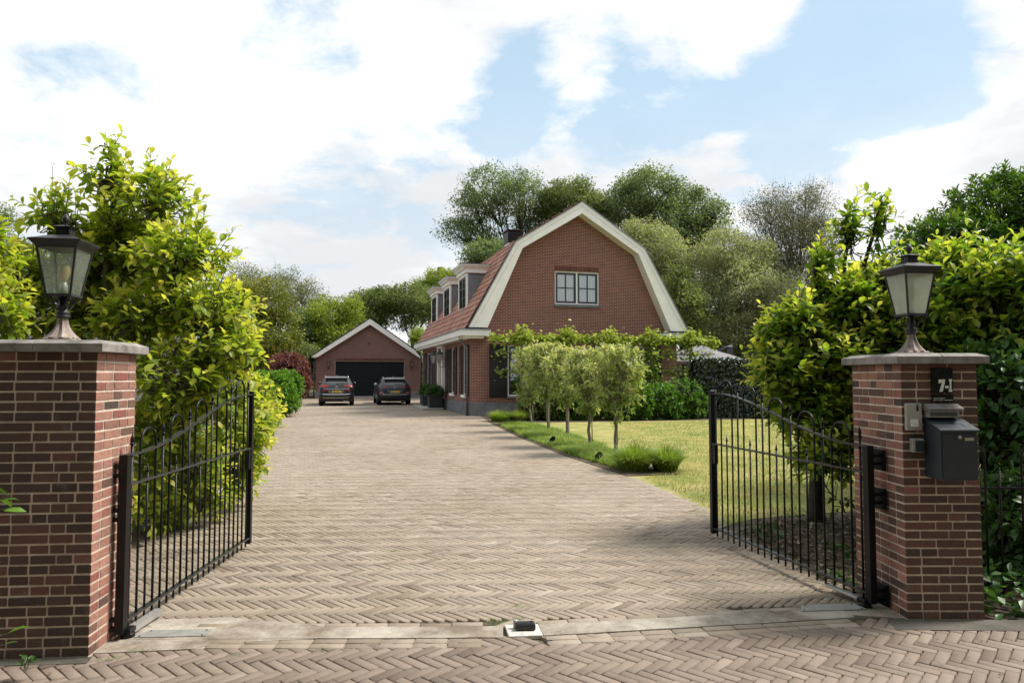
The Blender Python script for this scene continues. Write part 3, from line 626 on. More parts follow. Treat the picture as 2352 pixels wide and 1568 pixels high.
P = scatter([(-3.7, 5.5), (-3.75, 7.7), (-6.7, 17.3), (-8.6, 24.8), (-10.6, 31), (-13.4, 39), (-20, 40), (-14, 20), (-6, 5.5)], 42000); n = len(P); P = P[RNG.random(n) < np.clip(9/P[:, 1], .25, 1)]; n = len(P)
o = leaves('bed_cover', np.c_[P, .02+.16*RNG.random(n)], RNG.normal(0, 1, (n, 3))*np.array([1, 1, .6]), np.array([0, 0, 1.])+RNG.normal(0, .4, (n, 3)), .06+.07*RNG.random(n)+.003*P[:, 1], .04+.04*RNG.random(n)+.002*P[:, 1], np.clip(.5+.3*np.sin(P[:, 0]*2)*np.sin(P[:, 1]*1.1)+.2*RNG.normal(size=n), 0, 1), LM_shade, None, 'mid'); tag(o, kind='stuff')
P = scatter([(2.5, 5.1), (3.3, 5.2), (5.4, 6.2), (5.2, 8.4), (2.75, 7.7), (2.36, 7.1)], 2600); P = P[np.sin(P[:, 0]*4.1+1)*np.sin(P[:, 1]*3.3) > .15]; n = len(P)
o = leaves('ground_cover', np.c_[P, .01+.05*RNG.random(n)], RNG.normal(0, 1, (n, 3))*np.array([1, 1, .4]), np.array([0, 0, 1.])+RNG.normal(0, .4, (n, 3)), .04+.06*RNG.random(n), .02+.03*RNG.random(n), RNG.random(n), LM_shade, None, 'mid'); tag(o, kind='stuff')
P = scatter([(-3.6, 5.2), (-2.8, 5.0), (-2.9, 7.6), (-3.5, 9)], 700); P2 = scatter(DRIVE, 9000); P2 = P2[(P2[:, 1] < 20)]; P2 = P2[RNG.random(len(P2)) < .22]; P3 = scatter(STREET, 500); P = np.concatenate([P, P2, P3]); n = len(P)
o = leaves('fallen_crumbs', np.c_[P, np.full(n, .008)], RNG.normal(0, 1, (n, 3))*np.array([1, 1, .1]), np.array([0, 0, 1.])+RNG.normal(0, .3, (n, 3)), .01+.025*RNG.random(n)**2, .006+.012*RNG.random(n), RNG.random(n)*.8, LM_litter, None, 'mid'); tag(o, kind='stuff')
cl = np.array([(.03, 4.62), (-.1, 4.6), (.28, 4.55), (.3, 4.36), (1.0, 4.33), (-2.2, 4.1), (-1.6, 4.05), (-1.1, 4.12), (-.4, 5.1), (.05, 4.9), (1.9, 5.2), (2.2, 5.6), (2.45, 5.2), (2.3, 6.3), (2.2, 6.7), (2.35, 4.98), (2.5, 4.75), (2.55, 4.6), (-1.9, 5.3), (.7, 6.1), (-1.1, 6.4), (1.4, 7.7), (2.2, 8.0), (2.3, 8.6), (-2.3, 3.98), (2.9, 4.5)])
ci = RNG.integers(0, len(cl), 1300); P = cl[ci]+RNG.normal(0, .03, (1300, 2))*np.array([1.3, .7]); n = len(P)
o = blades('joint_weeds', np.c_[P, np.full(n, -.01)], 0.012+.022*RNG.random(n), .003+.003*RNG.random(n), .4+.8*RNG.random(n), RNG.random(n), LM_green, 2); tag(o, kind='stuff')
# ------------------------------------------------------------------ gate pillars
def row_lengths(total, rg, start):
    out = []; x = 0; first = True
    while total-x > .32:
        l = start if first else rg.choice([.2, .1, .1, .1, .2, .1]); first = False; out.append(l); x += l+.0105
    rem = total-x
    if rem > .215: a = rem*rg.choice([.36, .62]); out += [a-.005, rem-a-.0055]
    else: out.append(rem)
    return out
def pillar(label, loc, rz, w, d, courses, seed, fsh, ssh):
    rg = random.Random(seed); root = thing('gate_pillar', label, 'gate pillar', loc, rz)
    H = .0585; core = MB(); core.box(-w/2+.003, w/2-.003, -d/2+.003, d/2-.003, -.05, courses*H); core.build('mortar_core', M_mort, root)
    b = MB(); T = .095
    for c in range(courses):
        z0 = c*H+.0100; z1 = (c+1)*H; odd = c % 2
        def put(x0, x1, y0, y1, sh=0.0):
            j = rg.uniform(-.0012, .0012); k0 = len(b.f); b.box(x0+j, x1+j, y0+j, y1+j, z0, z1+rg.uniform(-.001, .001), .5, bev=.003)
            ry, rx = (min(1, max(0, rg.gauss(.5+q, e))) for q, e in ((fsh, .10), (ssh, .18)))      # fronts darker for grime and shade, returns lighter for sun, put into colour
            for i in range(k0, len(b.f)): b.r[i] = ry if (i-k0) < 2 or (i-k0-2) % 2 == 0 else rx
        fw = w if not odd else w-2*(T+.0105); sx = -fw/2
        for sgn in (-1, 1):
            x = sx
            for l in row_lengths(fw, rg, rg.choice([.2, .1, .1])):
                y = sgn*d/2; put(x, x+l, min(y, y-sgn*T), max(y, y-sgn*T), fsh); x += l+.0105
        fd = d-2*(T+.0105) if not odd else d; sy = -fd/2
        for sgn in (-1, 1):
            y = sy
            for l in row_lengths(fd, rg, rg.choice([.2, .1, .1])):
                x = sgn*w/2; put(min(x, x-sgn*T), max(x, x-sgn*T), y, y+l, ssh); y += l+.0105
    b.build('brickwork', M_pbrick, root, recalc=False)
    z = courses*H+.012; k = MB(); o = .055
    # cap laid in two or three stones with thin joints, sloping to the edges
    n = 2; L = w+2*o
    for i in range(n):
        x0, x1 = -w/2-o+L*i/n+.0015, -w/2-o+L*(i+1)/n-.0015; hy = d/2+o
        k.box(x0, x1, -hy, hy, z-.010, z+.042, bev=.004)
        xi0, xi1 = x0+(.05 if i == 0 else 0), x1-(.05 if i == n-1 else 0)
        k.add([(x0+.004, -hy+.004, z+.042), (x1-.004, -hy+.004, z+.042), (x1-.004, hy-.004, z+.042), (x0+.004, hy-.004, z+.042), (xi0, -hy+.055, z+.062), (xi1, -hy+.055, z+.062), (xi1, hy-.055, z+.062), (xi0, hy-.055, z+.062)], [(4, 5, 6, 7), (0, 1, 5, 4), (1, 2, 6, 5), (2, 3, 7, 6), (3, 0, 4, 7)])
    k.build('capstone', M_cap, root)
    return root, z+.062
LR = R(5)
lc = (-2.436-.33*math.cos(LR)-.25*math.sin(LR), 4.01-.33*math.sin(LR)+.25*math.cos(LR))
RC = (2.619+.255, 4.604+.33)
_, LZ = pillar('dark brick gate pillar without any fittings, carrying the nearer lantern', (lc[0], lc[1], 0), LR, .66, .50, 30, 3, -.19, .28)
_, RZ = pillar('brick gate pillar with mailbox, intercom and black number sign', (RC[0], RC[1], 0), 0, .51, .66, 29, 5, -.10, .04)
# ------------------------------------------------------------------ pillar lanterns
def scroll(p0, out, rise, n=16):
    pts = []
    for i in range(n+1):
        t = i/n; pts.append((p0[0]+out*(t**.8), rise*t))
    return pts
def lantern(label, loc, rz, glass):
    root = thing('pillar_lantern', label, 'lantern', loc, rz, 'lanterns on the gate pillars'); root.scale = (.86, .86, 1.0)
    b = MB(); b.frus(.115, 0, .11, .014); b.frus(.092, .014, .085, .024)
    fl = []
    for i in range(9):
        t = i/8; z = .024+.125*t; r = .028+.062*(1-t)**2.2
        fl.append((r, z))
    n = 16; vs = []; fs = []
    for r, z in fl:
        for k in range(n): a = 2*math.pi*k/n; q = r*(1+.10*(1 if k % 2 else -1)); sq = 1+.12*abs(math.sin(2*a)); vs.append((q*sq*math.cos(a), q*sq*math.sin(a), z))
    for i in range(8):
        for k in range(n): fs.append((i*n+k, i*n+(k+1) % n, (i+1)*n+(k+1) % n, (i+1)*n+k))
    b.add(vs, fs); b.build('pedestal', M_lantbase, root, bevel=.0)
    b = MB(); b.lathe([(.03, .145), (.046, .150), (.048, .160), (.036, .166), (.044, .172), (.046, .182), (.034, .190), (.030, .215), (.038, .220), (.030, .226), (.022, .285)], n=16); b.build('stem', M_lant, root)
    for k in range(4):
        b = MB(); a = math.pi/2*k+math.pi/4; u = (math.cos(a), math.sin(a))
        pts = [(.028, .200), (.045, .205), (.064, .225), (.072, .250), (.080, .272), (.098, .279), (.112, .270), (.113, .256), (.103, .251), (.097, .259)]
        b.tube([(u[0]*r, u[1]*r, z) for r, z in pts], .0055, 6)
        b.tube([(u[0]*r, u[1]*r, z) for r, z in [(.070, .248), (.058, .262), (.048, .258), (.048, .246), (.056, .244)]], .0045, 6); b.build('scroll_bracket', M_lant, root)
    zb, zt, hb, ht = .288, .575, .080, .128
    f = MB(); f.frus(hb+.010, zb-.010, hb+.008, zb+.004); f.frus(ht+.004, zt-.004, ht+.010, zt+.012)
    for sx in (-1, 1):
        for sy in (-1, 1):
            f.tube([(sx*hb, sy*hb, zb), (sx*ht, sy*ht, zt)], .0085, 4, smooth=False)
    f.build('frame', M_lant, root)
    for k in range(4):
        g = MB(); g.M = Matrix.Rotation(math.pi/2*k, 4, 'Z'); g.add([(-hb+.006, -hb, zb+.004), (hb-.006, -hb, zb+.004), (ht-.006, -ht, zt), (-ht+.006, -ht, zt), (-hb+.006, -hb+.003, zb+.004), (hb-.006, -hb+.003, zb+.004), (ht-.006, -ht+.003, zt), (-ht+.006, -ht+.003, zt)], [(0, 1, 2, 3), (7, 6, 5, 4)]); g.build('glass_pane', glass, root)
    r = MB(); r.frus(.140, .585, .150, .592); r.frus(.150, .592, .154, .600); r.frus(.158, .600, .166, .612); r.frus(.170, .612, .170, .620); r.frus(.170, .620, .048, .662, cap0=False)
    roof = r.build('roof', M_lant, root)
    c = MB(); c.frus(.054, .658, .054, .664); c.frus(.047, .664, .050, .670); c.frus(.044, .670, .044, .706); c.frus(.050, .706, .064, .712); c.frus(.064, .712, .014, .728)
    for k in range(4):
        c.M = Matrix.Rotation(math.pi/2*k, 4, 'Z')
        for x in (-.02, .02): c.cbox((x, -.0452, .689), (.016, .004, .022))
    c.M = Matrix.Identity(4)
    c.build('cupola', M_lant, root)
    h = MB(); h.lathe([(.010, .724), (.014, .732), (.009, .738), (.020, .748), (.026, .762), (.022, .778), (.011, .794), (.002, .804)], n=14); h.build('finial', M_lant, root)
    s = MB(); s.lathe([(.026, .288), (.026, .350), (.020, .356), (.020, .370)], n=14); s.build('lamp_holder', M_galv, root)
    q = MB(); q.lathe([(.014, .370), (.020, .385), (.036, .420), (.040, .445), (.032, .472), (.010, .486), (.002, .487)], n=16); q.build('bulb', mat('amber bulb glass', (.55, .38, .18), .12, 0, .1, 8), root)
    return root
lantern('black square lantern on flared base atop the plain dark pillar', (lc[0]-.005, lc[1], LZ), R(9), M_lglass)
lantern('black square lantern on flared base above the house number pillar', (RC[0]+.005, RC[1]-.02, RZ), R(6), M_lmilk)
# ------------------------------------------------------------------ gates
def sstep(t): t = max(0, min(1, t)); return t*t*(3-2*t)
def gate(label, hinge, end, flip):
    hx, hy = hinge; ex, ey = end; Lg = math.hypot(ex-hx, ey-hy); root = thing('driveway_gate', label, 'gate', (hx, hy, 0), math.atan2(ey-hy, ex-hx), 'open wrought iron gate leaves')
    zr = lambda u: 1.125+.315*sstep((u-.04)/.90)
    b = MB(); b.cbox((0, 0, .585), (.052, .052, 1.09), bev=.004); b.build('hinge_post', M_black, root)
    b = MB(); b.cbox((Lg, 0, .76), (.046, .046, 1.42), bev=.004); b.build('end_post', M_black, root)
    n = 30; top = MB(); top.flat([(.02+(Lg-.02)*i/n, 0, zr(i/n)) for i in range(n+1)], .040, .012); top.build('top_rail', M_rail, root)
    for nm, z in (('middle_rail', .940), ('bottom_rail', .105)):
        r = MB(); r.flat([(.027, 0, z), (Lg-.024, 0, z)], .040, .012); r.build(nm, M_rail, root)
    X = [.075+(Lg-.15)*i/20 for i in range(21)]; U = [x/Lg for x in X]
    for i in range(21):
        x = X[i]
        if i % 4 == 0:
            b = MB(); z = zr(U[i])+.055; b.tube([(x, 0, .035), (x, 0, z)], .0082, 8)
            b.lathe([(.008, 0), (.016, .004), (.016, .011), (.009, .015), (.013, .028), (.010, .045), (.001, .082)], c=(x, 0, z), n=8); b.build('spear_bar', M_black, root)
        elif i % 4 == 2:
            b = MB(); z = .985; b.tube([(x, 0, .035), (x, 0, z)], .0075, 8); b.lathe([(.0075, 0), (.012, .004), (.009, .012), (.001, .06)], c=(x, 0, z), n=8); b.build('short_bar', M_black, root)
        elif i % 4 == 1:
            x2 = X[i+2]; rad = (x2-x)/2; xc = (x+x2)/2; zc = zr(xc/Lg)+.035
            pts = [(x, 0, .035), (x, 0, zc)]+[(xc-rad*math.cos(math.pi*k/14), 0, zc+rad*1.05*math.sin(math.pi*k/14)) for k in range(1, 14)]+[(x2, 0, zc), (x2, 0, .035)]
            b = MB(); b.tube(pts, .0082, 8); b.build('hoop_bar', M_black, root)
    s = flip
    for z in (1.03, .76, .10):
        b = MB(); b.cbox((-.012, s*.085, z), (.105, .010, .15), bev=.004)
        for dz in (-.028, .028): b.cbox((-.004, s*.055, z+dz), (.045, .075, .016)); b.lathe([(.024, -.011), (.024, .011)], c=(-.004, s*.030, z+dz), n=14)
        b.tube([(-.004, s*.030, z-.055), (-.004, s*.030, z+.055)], .009, 8)
        for dz in (-.055, .055): b.lathe([(.010, 0), (.010, .008)], M=Matrix.Translation((-.04, s*.079, z+dz)) @ Matrix.Rotation(R(90)*s, 4, 'X'), n=8)
        b.build('hinge', M_black, root)
    b = MB(); b.cbox((Lg-.052, 0, .84), (.050, .036, .19), bev=.004); b.box(Lg+.023, Lg+.027, -.012, .012, .78, .90); b.build('lock_case', M_black, root)
    return root, Lg
GL = ((-2.40, 4.27), (-2.47, 6.48)); GRr = ((2.50, 4.83), (2.012, 6.90))
gate('open black iron gate leaf overlapping the golden magnolia', *GL, 1)
gate('open black iron gate leaf standing before the lawn', *GRr, -1)
def opener(label, hinge, end, side, pl):
    hx, hy = hinge; ex, ey = end; root = thing('gate_opener', label, 'gate opener', (hx, hy, 0), math.atan2(ey-hy, ex-hx), 'gate openers sunk in the threshold')
    b = MB(); b.M = Matrix.Translation((.05, side*.02, 0)) @ Matrix.Rotation(side*R(2), 4, 'Z'); b.box(.02, .36, -.026, .026, .040, .056, bev=.003); b.box(.02, .36, -.028, -.022, .02, .056)
    for x in (.06, .1, .24, .31): b.lathe([(.006, .056), (.006, .059)], c=(x, 0, 0), n=8)
    b.build('arm', M_galv, root)
    b = MB(); b.lathe([(.042, .006), (.042, .03), (.034, .034)], c=(.045, side*.02, 0), n=18); b.box(.012, .085, side*.02-.03, side*.02+.03, .03, .062, bev=.004); b.build('pivot', M_black, root)
    b = MB(); b.M = Matrix.Rotation(-math.atan2(ey-hy, ex-hx), 4, 'Z'); b.prism(pl, .006, .0125, 'z'); b.build('cover_plate', M_galv, root)
    b = MB(); b.M = Matrix.Rotation(-math.atan2(ey-hy, ex-hx), 4, 'Z')
    for x, y in (pl[0], pl[1], pl[2], pl[3]):
        b = MB(); b.M = Matrix.Rotation(-math.atan2(ey-hy, ex-hx), 4, 'Z'); cx, cy = sum(p[0] for p in pl)/4, sum(p[1] for p in pl)/4; b.lathe([(.007, .0125), (.007, .0145)], c=(x+(cx-x)*.12, y+(cy-y)*.22, 0), n=8); b.build('plate_screw', M_black, root)
opener('steel gate opener arm and ground plate at the plain dark pillar', *GL, -1, [(.07, .02), (.50, .045), (.49, .155), (.10, .135)])
opener('steel gate opener arm and ground plate at the mailbox pillar', *GRr, 1, [(-.52, -.07), (-.05, -.03), (-.08, .09), (-.47, .045)])
root = thing('gate_stop', 'black gate stop on a pale square plate in the middle of the threshold', 'gate stop', (.075, 4.42, .004), R(3))
b = MB(); b.prism([(-.10, -.105), (.115, -.095), (.098, .10), (-.118, .095)], -.02, .006, 'z'); b.build('base_plate', mat('pale plate', (.55, .52, .48), .8, 0, .25, 18, .4), root, bevel=.004)
b = MB(); b.cbox((.01, .005, .028), (.125, .062, .046), bev=.010); b.build('stop_block', M_gloss, root)
b = MB(); b.lathe([(.011, .050), (.011, .053)], c=(.052, .014, 0), n=10); b.build('bolt_hole', M_black, root)
b = MB(); b.lathe([(.014, .004), (.014, .056), (.010, .060)], c=(-.052, .026, 0), n=12); b.build('steel_pin', M_galv, root)
# ------------------------------------------------------------------ fittings on the mailbox pillar (front face y = 4.604)
def fp(x, y, Y):
    r = ray((2200+x/4.3556)/1.08844, (880+y/4.3556)/1.08844); p = r*(Y/r[1]); return p[0], p[2]+CH
YF = 4.602
def rect(x0, y0, x1, y1, Y): a = fp(x0, y1, Y); c = fp(x1, y0, Y); return a[0], c[0], a[1], c[1]
x0, x1, z0, z1 = rect(565, 175, 788, 442, YF-.01)
root = thing('number_sign', 'black glossy house number sign reading 7-I in white', 'house number', ((x0+x1)/2, YF, (z0+z1)/2))
b = MB(); hx, hz = (x1-x0)/2, (z1-z0)/2; b.cbox((0, -.006, 0), (2*hx, .012, 2*hz), bev=.0015); b.build('plate', M_gloss, root)
def glyphs():
    def q(x, y): a = fp(x, y, YF-.013); return a[0]-(x0+x1)/2, a[1]-(z0+z1)/2
    out = []
    for poly in ([(637, 297), (705, 297), (705, 322), (681, 430), (648, 430), (674, 328), (660, 328), (658, 338), (638, 338)], [(708, 366), (746, 366), (746, 391), (708, 391)],
                 [(748, 293), (783, 293), (783, 312), (775, 318), (775, 404), (785, 410), (785, 430), (750, 430), (750, 410), (758, 404), (758, 318), (748, 312)]):
        b = MB(); b.prism([q(*p) for p in poly], -.0155, -.0122, 'y'); out.append(b)
    return out
for g in glyphs(): g.build('numeral', M_letter, root)
x0, x1, z0, z1 = rect(572, 465, 800, 538, YF-.01)
root = thing('name_plate', 'small black name plate with two white lines under the number sign', 'name plate', ((x0+x1)/2, YF, (z0+z1)/2))
hx, hz = (x1-x0)/2, (z1-z0)/2; b = MB(); b.cbox((0, -.005, 0), (2*hx, .010, 2*hz), bev=.001); b.build('plate', M_gloss, root)
for zz, segs in ((-.10*hz, [(-.92, -.42), (-.36, .20)]), (-.62*hz, [(-.92, -.66), (-.60, -.52), (-.46, .02), (.10, .90)])):
    b = MB(); rg = random.Random(4)
    for a, c in segs:
        x = a*hx
        while x < c*hx-.002:
            w_ = rg.uniform(.0022, .0042); hh = rg.uniform(.0028, .0046); b.box(x, x+w_, -.0112, -.0098, zz, zz+hh); x += w_+.0009
    b.build('lettering', M_letter, root)
x0, x1, z0, z1 = rect(297, 557, 455, 853, YF-.03)
root = thing('intercom', 'silver intercom panel with square call button beside the mailbox', 'intercom', ((x0+x1)/2, YF, (z0+z1)/2)); hx, hz = (x1-x0)/2, (z1-z0)/2
b = MB(); b.cbox((0, -.013, 0), (2*hx, .026, 2*hz), bev=.003); b.build('housing', M_alu, root)
b = MB(); b.cbox((.0, -.029, -.45*hz), (.05*1.0, .006, .05), bev=.002); b.build('call_button', M_letter, root)
b = MB(); b.cbox((.46*hx, -.0262, .62*hz), (.012, .004, .034)); b.cbox((.46*hx, -.0262, .90*hz), (.011, .004, .009)); b.build('speaker_slot', M_gloss, root)
x0, x1, z0, z1 = rect(352, 940, 468, 1090, YF-.03)
root = thing('key_switch', 'small grey and black key switch box low beside the mailbox', 'switch', ((x0+x1)/2, YF, (z0+z1)/2)); hx, hz = (x1-x0)/2, (z1-z0)/2
b = MB(); b.cbox((0, -.020, 0), (2*hx, .040, 2*hz), bev=.004); b.build('housing', M_galv, root)
b = MB(); b.cbox((.006, -.043, -.004), (1.45*hx, .008, 1.6*hz), bev=.002); b.build('rocker', M_mail, root)
mbx0 = fp(480, 900, YF)[0]; YB = 4.43; mbx1 = fp(1060, 900, YB)[0]; zb = fp(850, 1395, YB)[1]; zf = fp(850, 848, YB)[1]; zt = fp(700, 716, YF)[1]; mw = mbx1-mbx0
root = thing('mailbox', 'anthracite metal mailbox with sloping lid hung on the brick pillar', 'mailbox', (mbx0, YF, 0))
b = MB(); dY = YF-YB; b.prism([(0, zb), (0, zt-.004), (-dY, zf-.006), (-dY, zb)], .0, mw, 'x'); b.build('body', M_mail, root, bevel=.003)
b = MB(); b.prism([(.0, zt), (.0, zt+.004), (-dY-.014, zf+.002), (-dY-.014, zf-.012), (-dY-.010, zf-.012), (-dY-.010, zf-.002)], -.006, mw+.008, 'x'); b.build('lid', mat('mailbox lid', (.035, .046, .058), .35, 0, .1, 8), root)
b = MB(); b.box(.012, mw-.012, -dY-.004, -dY+.002, zb+.012, zf-.020, bev=.0015); d_ = b.build('door', M_mail, root)
b = MB(); b.lathe([(.011, 0), (.011, .006), (.006, .008)], M=Matrix.Translation((mw*.51, -dY-.004, zf-.045)) @ Matrix.Rotation(R(90), 4, 'X'), n=14); b.build('lock', M_galv, d_)
b = MB(); b.cbox((mw*.77, -dY-.005, zf-.058), (.058, .003, .019)); b.build('name_holder', mat('name card', (.36, .35, .24), .5, 0, .2, 20), d_)
zs = fp(700, 640, YF-.04)[1]; zh = fp(700, 562, YF-.04)[1]
root = thing('letter_slot', 'grey letter slot with stone hood just above the mailbox', 'letter slot', (mbx0, YF, 0))
b = MB(); b.box(.0, mw-.035, -.055, 0, zt+.007, zs); b.build('slot_frame', M_galv, root)
b = MB(); b.box(.012, mw-.05, -.058, -.050, zt+.016, zs-.008); b.build('flap', M_grey, root)
b = MB(); b.prism([(0, zs+.001), (-.085, zs+.001), (-.085, zs+.018), (-.02, zh), (0, zh)], -.008, mw-.02, 'x'); b.build('hood', M_cap, root, bevel=.003)
# ------------------------------------------------------------------ iron fence running on beyond the mailbox pillar
root = thing('iron_fence', 'black hooped iron fence in deep shade beyond the mailbox pillar', 'fence', (3.20, 5.02, 0), R(2))
for z in (.12, .80): b = MB(); b.flat([(0, 0, z), (3.2, 0, z)], .036, .012); b.build('rail', M_black, root)
for i in range(14):
    x = .08+.225*i
    if i % 2 == 0:
        rad = .0875; b = MB(); xc = x+rad
        b.tube([(x, 0, .02), (x, 0, 1.02)]+[(xc-rad*math.cos(math.pi*k/12), 0, 1.02+rad*1.1*math.sin(math.pi*k/12)) for k in range(1, 12)]+[(x+2*rad, 0, 1.02), (x+2*rad, 0, .02)], .0085, 6); b.build('hoop_bar', M_black, root)
    else:
        b = MB(); b.tube([(x+.06, 0, .02), (x+.06, 0, .93)], .0075, 6); b.build('bar', M_black, root)
# ------------------------------------------------------------------ house
HA = (-1.674, 27.462, 0); HR = math.atan2(.27, .963); HW, HL = 9.25, 13.3
house = thing('brick_house', 'red brick house with gambrel roof and cream verge boards', 'house', HA, HR)
def front(a, b_, dep): return (a, dep, b_)                    # gable faces -y
def side(a, b_, dep): return (dep, a, b_)                     # side wall faces -x
def rc(x0, x1, z0, z1): return [(x0, z0), (x1, z0), (x1, z1), (x0, z1)]
gw = [(1.56, 3.30, .78, 2.86), (5.95, 7.69, .78, 2.86), (3.60, 5.60, 4.60, 6.0)]
b = MB(); b.wall([(0, .53), (HW, .53), (HW, 3.45), (9.1, 3.72), (7.32, 6.92), (4.65, 8.62), (1.93, 6.92), (.16, 3.72), (0, 3.45)], [rc(*g) for g in gw], front, .12)
b.build('wall', M_wall, house, uv=True)
sw = [(.75, 1.50, .82, 2.85), (3.30, 4.20, .82, 2.85), (6.05, 7.0, .12, 2.85), (10.3, 11.6, .82, 2.85)]
b = MB(); b.wall([(0, .53), (6.05, .53), (6.05, 2.85), (7.0, 2.85), (7.0, .53), (HL, .53), (HL, 3.42), (0, 3.42)], [rc(*s) for s in sw if s[2] > .5]+[], side, .12)
b.build('wall', M_wall, house, uv=True)
b = MB(); b.add([(HW, 0, .53), (HW, HL, .53), (HW, HL, 3.42), (HW, 0, 3.42)], [(0, 1, 2, 3)]); b.build('wall', M_wall, house, uv=True)
b = MB(); b.wall([(0, .0), (HW, .0), (HW, 3.45), (7.32, 6.92), (4.65, 8.62), (1.93, 6.92), (0, 3.45)], [], lambda a, c, d: (a, HL, c)); b.build('wall', M_wall, house, uv=True)
# soldier courses over the gable openings
M_sold = rnd_mat('soldier brick', [(0, (.10, .036, .03)), (1, (.18, .066, .052))], .85, .3, 60)
for x0, x1, z in ((3.58, 5.62, 6.0), (1.5, 3.36, 2.865), (5.89, 7.75, 2.865)):
    b = MB(); n = int((x1-x0)/.0625)
    for i in range(n): b.box(x0+i*.0625+.005, x0+(i+1)*.0625-.005, -.004, .05, z+.008, z+.205, random.random())
    b.build('soldier_course', M_sold, house)
# stone plinth in slabs
b = MB(); xs = [0, 1.05, 2.75, 4.4, 6.1, 7.8, HW+.03]
for i in range(6): b.box(xs[i]-.03 if i == 0 else xs[i]+.004, xs[i+1]-.004, -.035, .1, 0, .525, bev=.006)
b.build('plinth', M_plinth, house); b = MB()
ys = [.1, 2.2, 4.3, 5.85, 7.15, 9.2, 11.3, HL]
for i in range(7):
    if i == 3: b.build('plinth', M_plinth, house); b = MB(); continue
    b.box(-.035, .08, ys[i]+(0 if i else .002), ys[i+1]-.006, 0, .525, bev=.006)
b.build('plinth', M_plinth, house)
# verge boards with zinc capping, standing half a metre proud of the gable
OUT = [(-.18, 3.53), (1.77, 7.04), (4.65, 8.87), (7.50, 7.04), (9.52, 3.53)]
INN = [(8.70, 3.53), (7.22, 6.79), (4.65, 8.38), (2.05, 6.79), (.59, 3.53)]
b = MB(); b.prism(OUT+INN, -.50, 0.02, 'y'); vb = b.build('verge_board', M_white, house)
c = MB()
for off, dz in ((.0, .0), (.16, .0)):
    for (xa, za), (xb, zb_) in zip(OUT[:-1], OUT[1:]):
        ang = math.atan2(zb_-za, xb-xa); nx, nz = math.sin(ang), -math.cos(ang); L = math.hypot(xb-xa, zb_-za)
        if off == 0:
            M = Matrix.Translation((xa, -.53, za)) @ Matrix.Rotation(-ang, 4, 'Y'); c.box(0, L, 0, .1, .0, .035, M=M)
        else:
            M = Matrix.Translation((xa+nx*off, -.503, za+nz*off)) @ Matrix.Rotation(-ang, 4, 'Y'); c.box(.02, L-.02, 0, .01, -.004, .004, M=M)
c.build('zinc_capping', M_zinc, vb)
# tiled roof slopes
def slope(p0, p1, y0, y1, name, parent, mtl, outward, tw=.30, pitch=.30):
    (xa, za), (xb, zb_) = p0, p1; L = math.hypot(xb-xa, zb_-za); ux, uz = (xb-xa)/L, (zb_-za)/L; nx, nz = (-uz, ux) if outward == 'l' else (uz, -ux)
    if nz < 0: nx, nz = -nx, -nz
    b = MB(); rg = random.Random(9); rows = int(math.ceil(L/pitch)); cols = int((y1-y0)/tw)
    for r in range(rows):
        s0, s1 = r*pitch, min(L+.02, (r+1)*pitch+.03); sh = (r % 2)*tw/2
        for k in range(-1, cols+1):
            ya, yb = max(y0, y0+k*tw+sh+.004), min(y1, y0+(k+1)*tw+sh-.004)
            if yb-ya < .02: continue
            j = rg.uniform(-.004, .004); h0, h1 = .045+j, .012+j; hm = h0+.014
            def pt(s, h, y): return (xa+ux*s+nx*h, y, za+uz*s+nz*h)
            ym = ya+(yb-ya)*.75
            vs = [pt(s0, -.01, ya), pt(s0, -.01, yb), pt(s0, h0, ya), pt(s0, h0, ym), pt(s0, hm, (ym+yb)/2), pt(s0, h0, yb), pt(s1, h1, ya), pt(s1, h1, ym), pt(s1, h1+.014, (ym+yb)/2), pt(s1, h1, yb)]
            b.add(vs, [(0, 1, 5, 4, 3, 2), (2, 3, 7, 6), (3, 4, 8, 7), (4, 5, 9, 8)], min(1, max(0, rg.gauss(.5, .25))))
    b.add([(xa, y0, za-.01), (xa, y1, za-.01), (xb, y1, zb_-.01), (xb, y0, zb_-.01)], [(0, 1, 2, 3)])
    return b.build(name, mtl, parent)
slope((-.30, 3.46), (1.76, 7.08), -.42, HL+.1, 'roof_slope', house, M_tile, 'l')
slope((1.74, 7.06), (4.66, 8.93), -.42, HL+.1, 'roof_slope', house, M_tile, 'l')
slope((9.62, 3.46), (7.51, 7.08), -.42, HL+.1, 'roof_slope', house, M_tile, 'r')
slope((7.53, 7.06), (4.64, 8.93), -.42, HL+.1, 'roof_slope', house, M_tile, 'r')
b = MB(); b.prism([(-.25, 3.52), (1.72, 7.10), (4.65, 8.9), (7.55, 7.10), (9.55, 3.52), (9.2, 3.52), (7.3, 6.9), (4.65, 8.5), (2, 6.9), (.3, 3.52)], HL+.1, HL+.22, 'y'); b.build('verge_board', M_white, house)
# box gutters that return round the gable corners
for sx, x0, x1, xr0, xr1 in ((-1, -.50, -.02, -.50, .72), (1, HW+.02, HW+.50, 8.32, HW+.50)):
    b = MB(); b.box(x0, x1, .02, HL+.15, 3.20, 3.43); b.box(xr0, xr1, -.52, .018, 3.20, 3.43); g = b.build('gutter', M_white, house)
    c = MB(); c.box(x0-.03 if sx < 0 else x0, x1+.0 if sx < 0 else x1+.03, .05, HL+.18, 3.433, 3.475); c.box(xr0-.03 if sx < 0 else xr0-.03, xr1+.03, -.55, .048, 3.433, 3.475); c.build('zinc_lip', M_zinc, g)
    c = MB(); c.box(x0+.08, x1-.002, .1, HL, 3.08, 3.197); c.box(xr0+.2 if sx < 0 else xr0+.25, xr1-.25 if sx < 0 else xr1-.2, -.40, -.002, 3.10, 3.197); c.build('bracket', M_white, g)
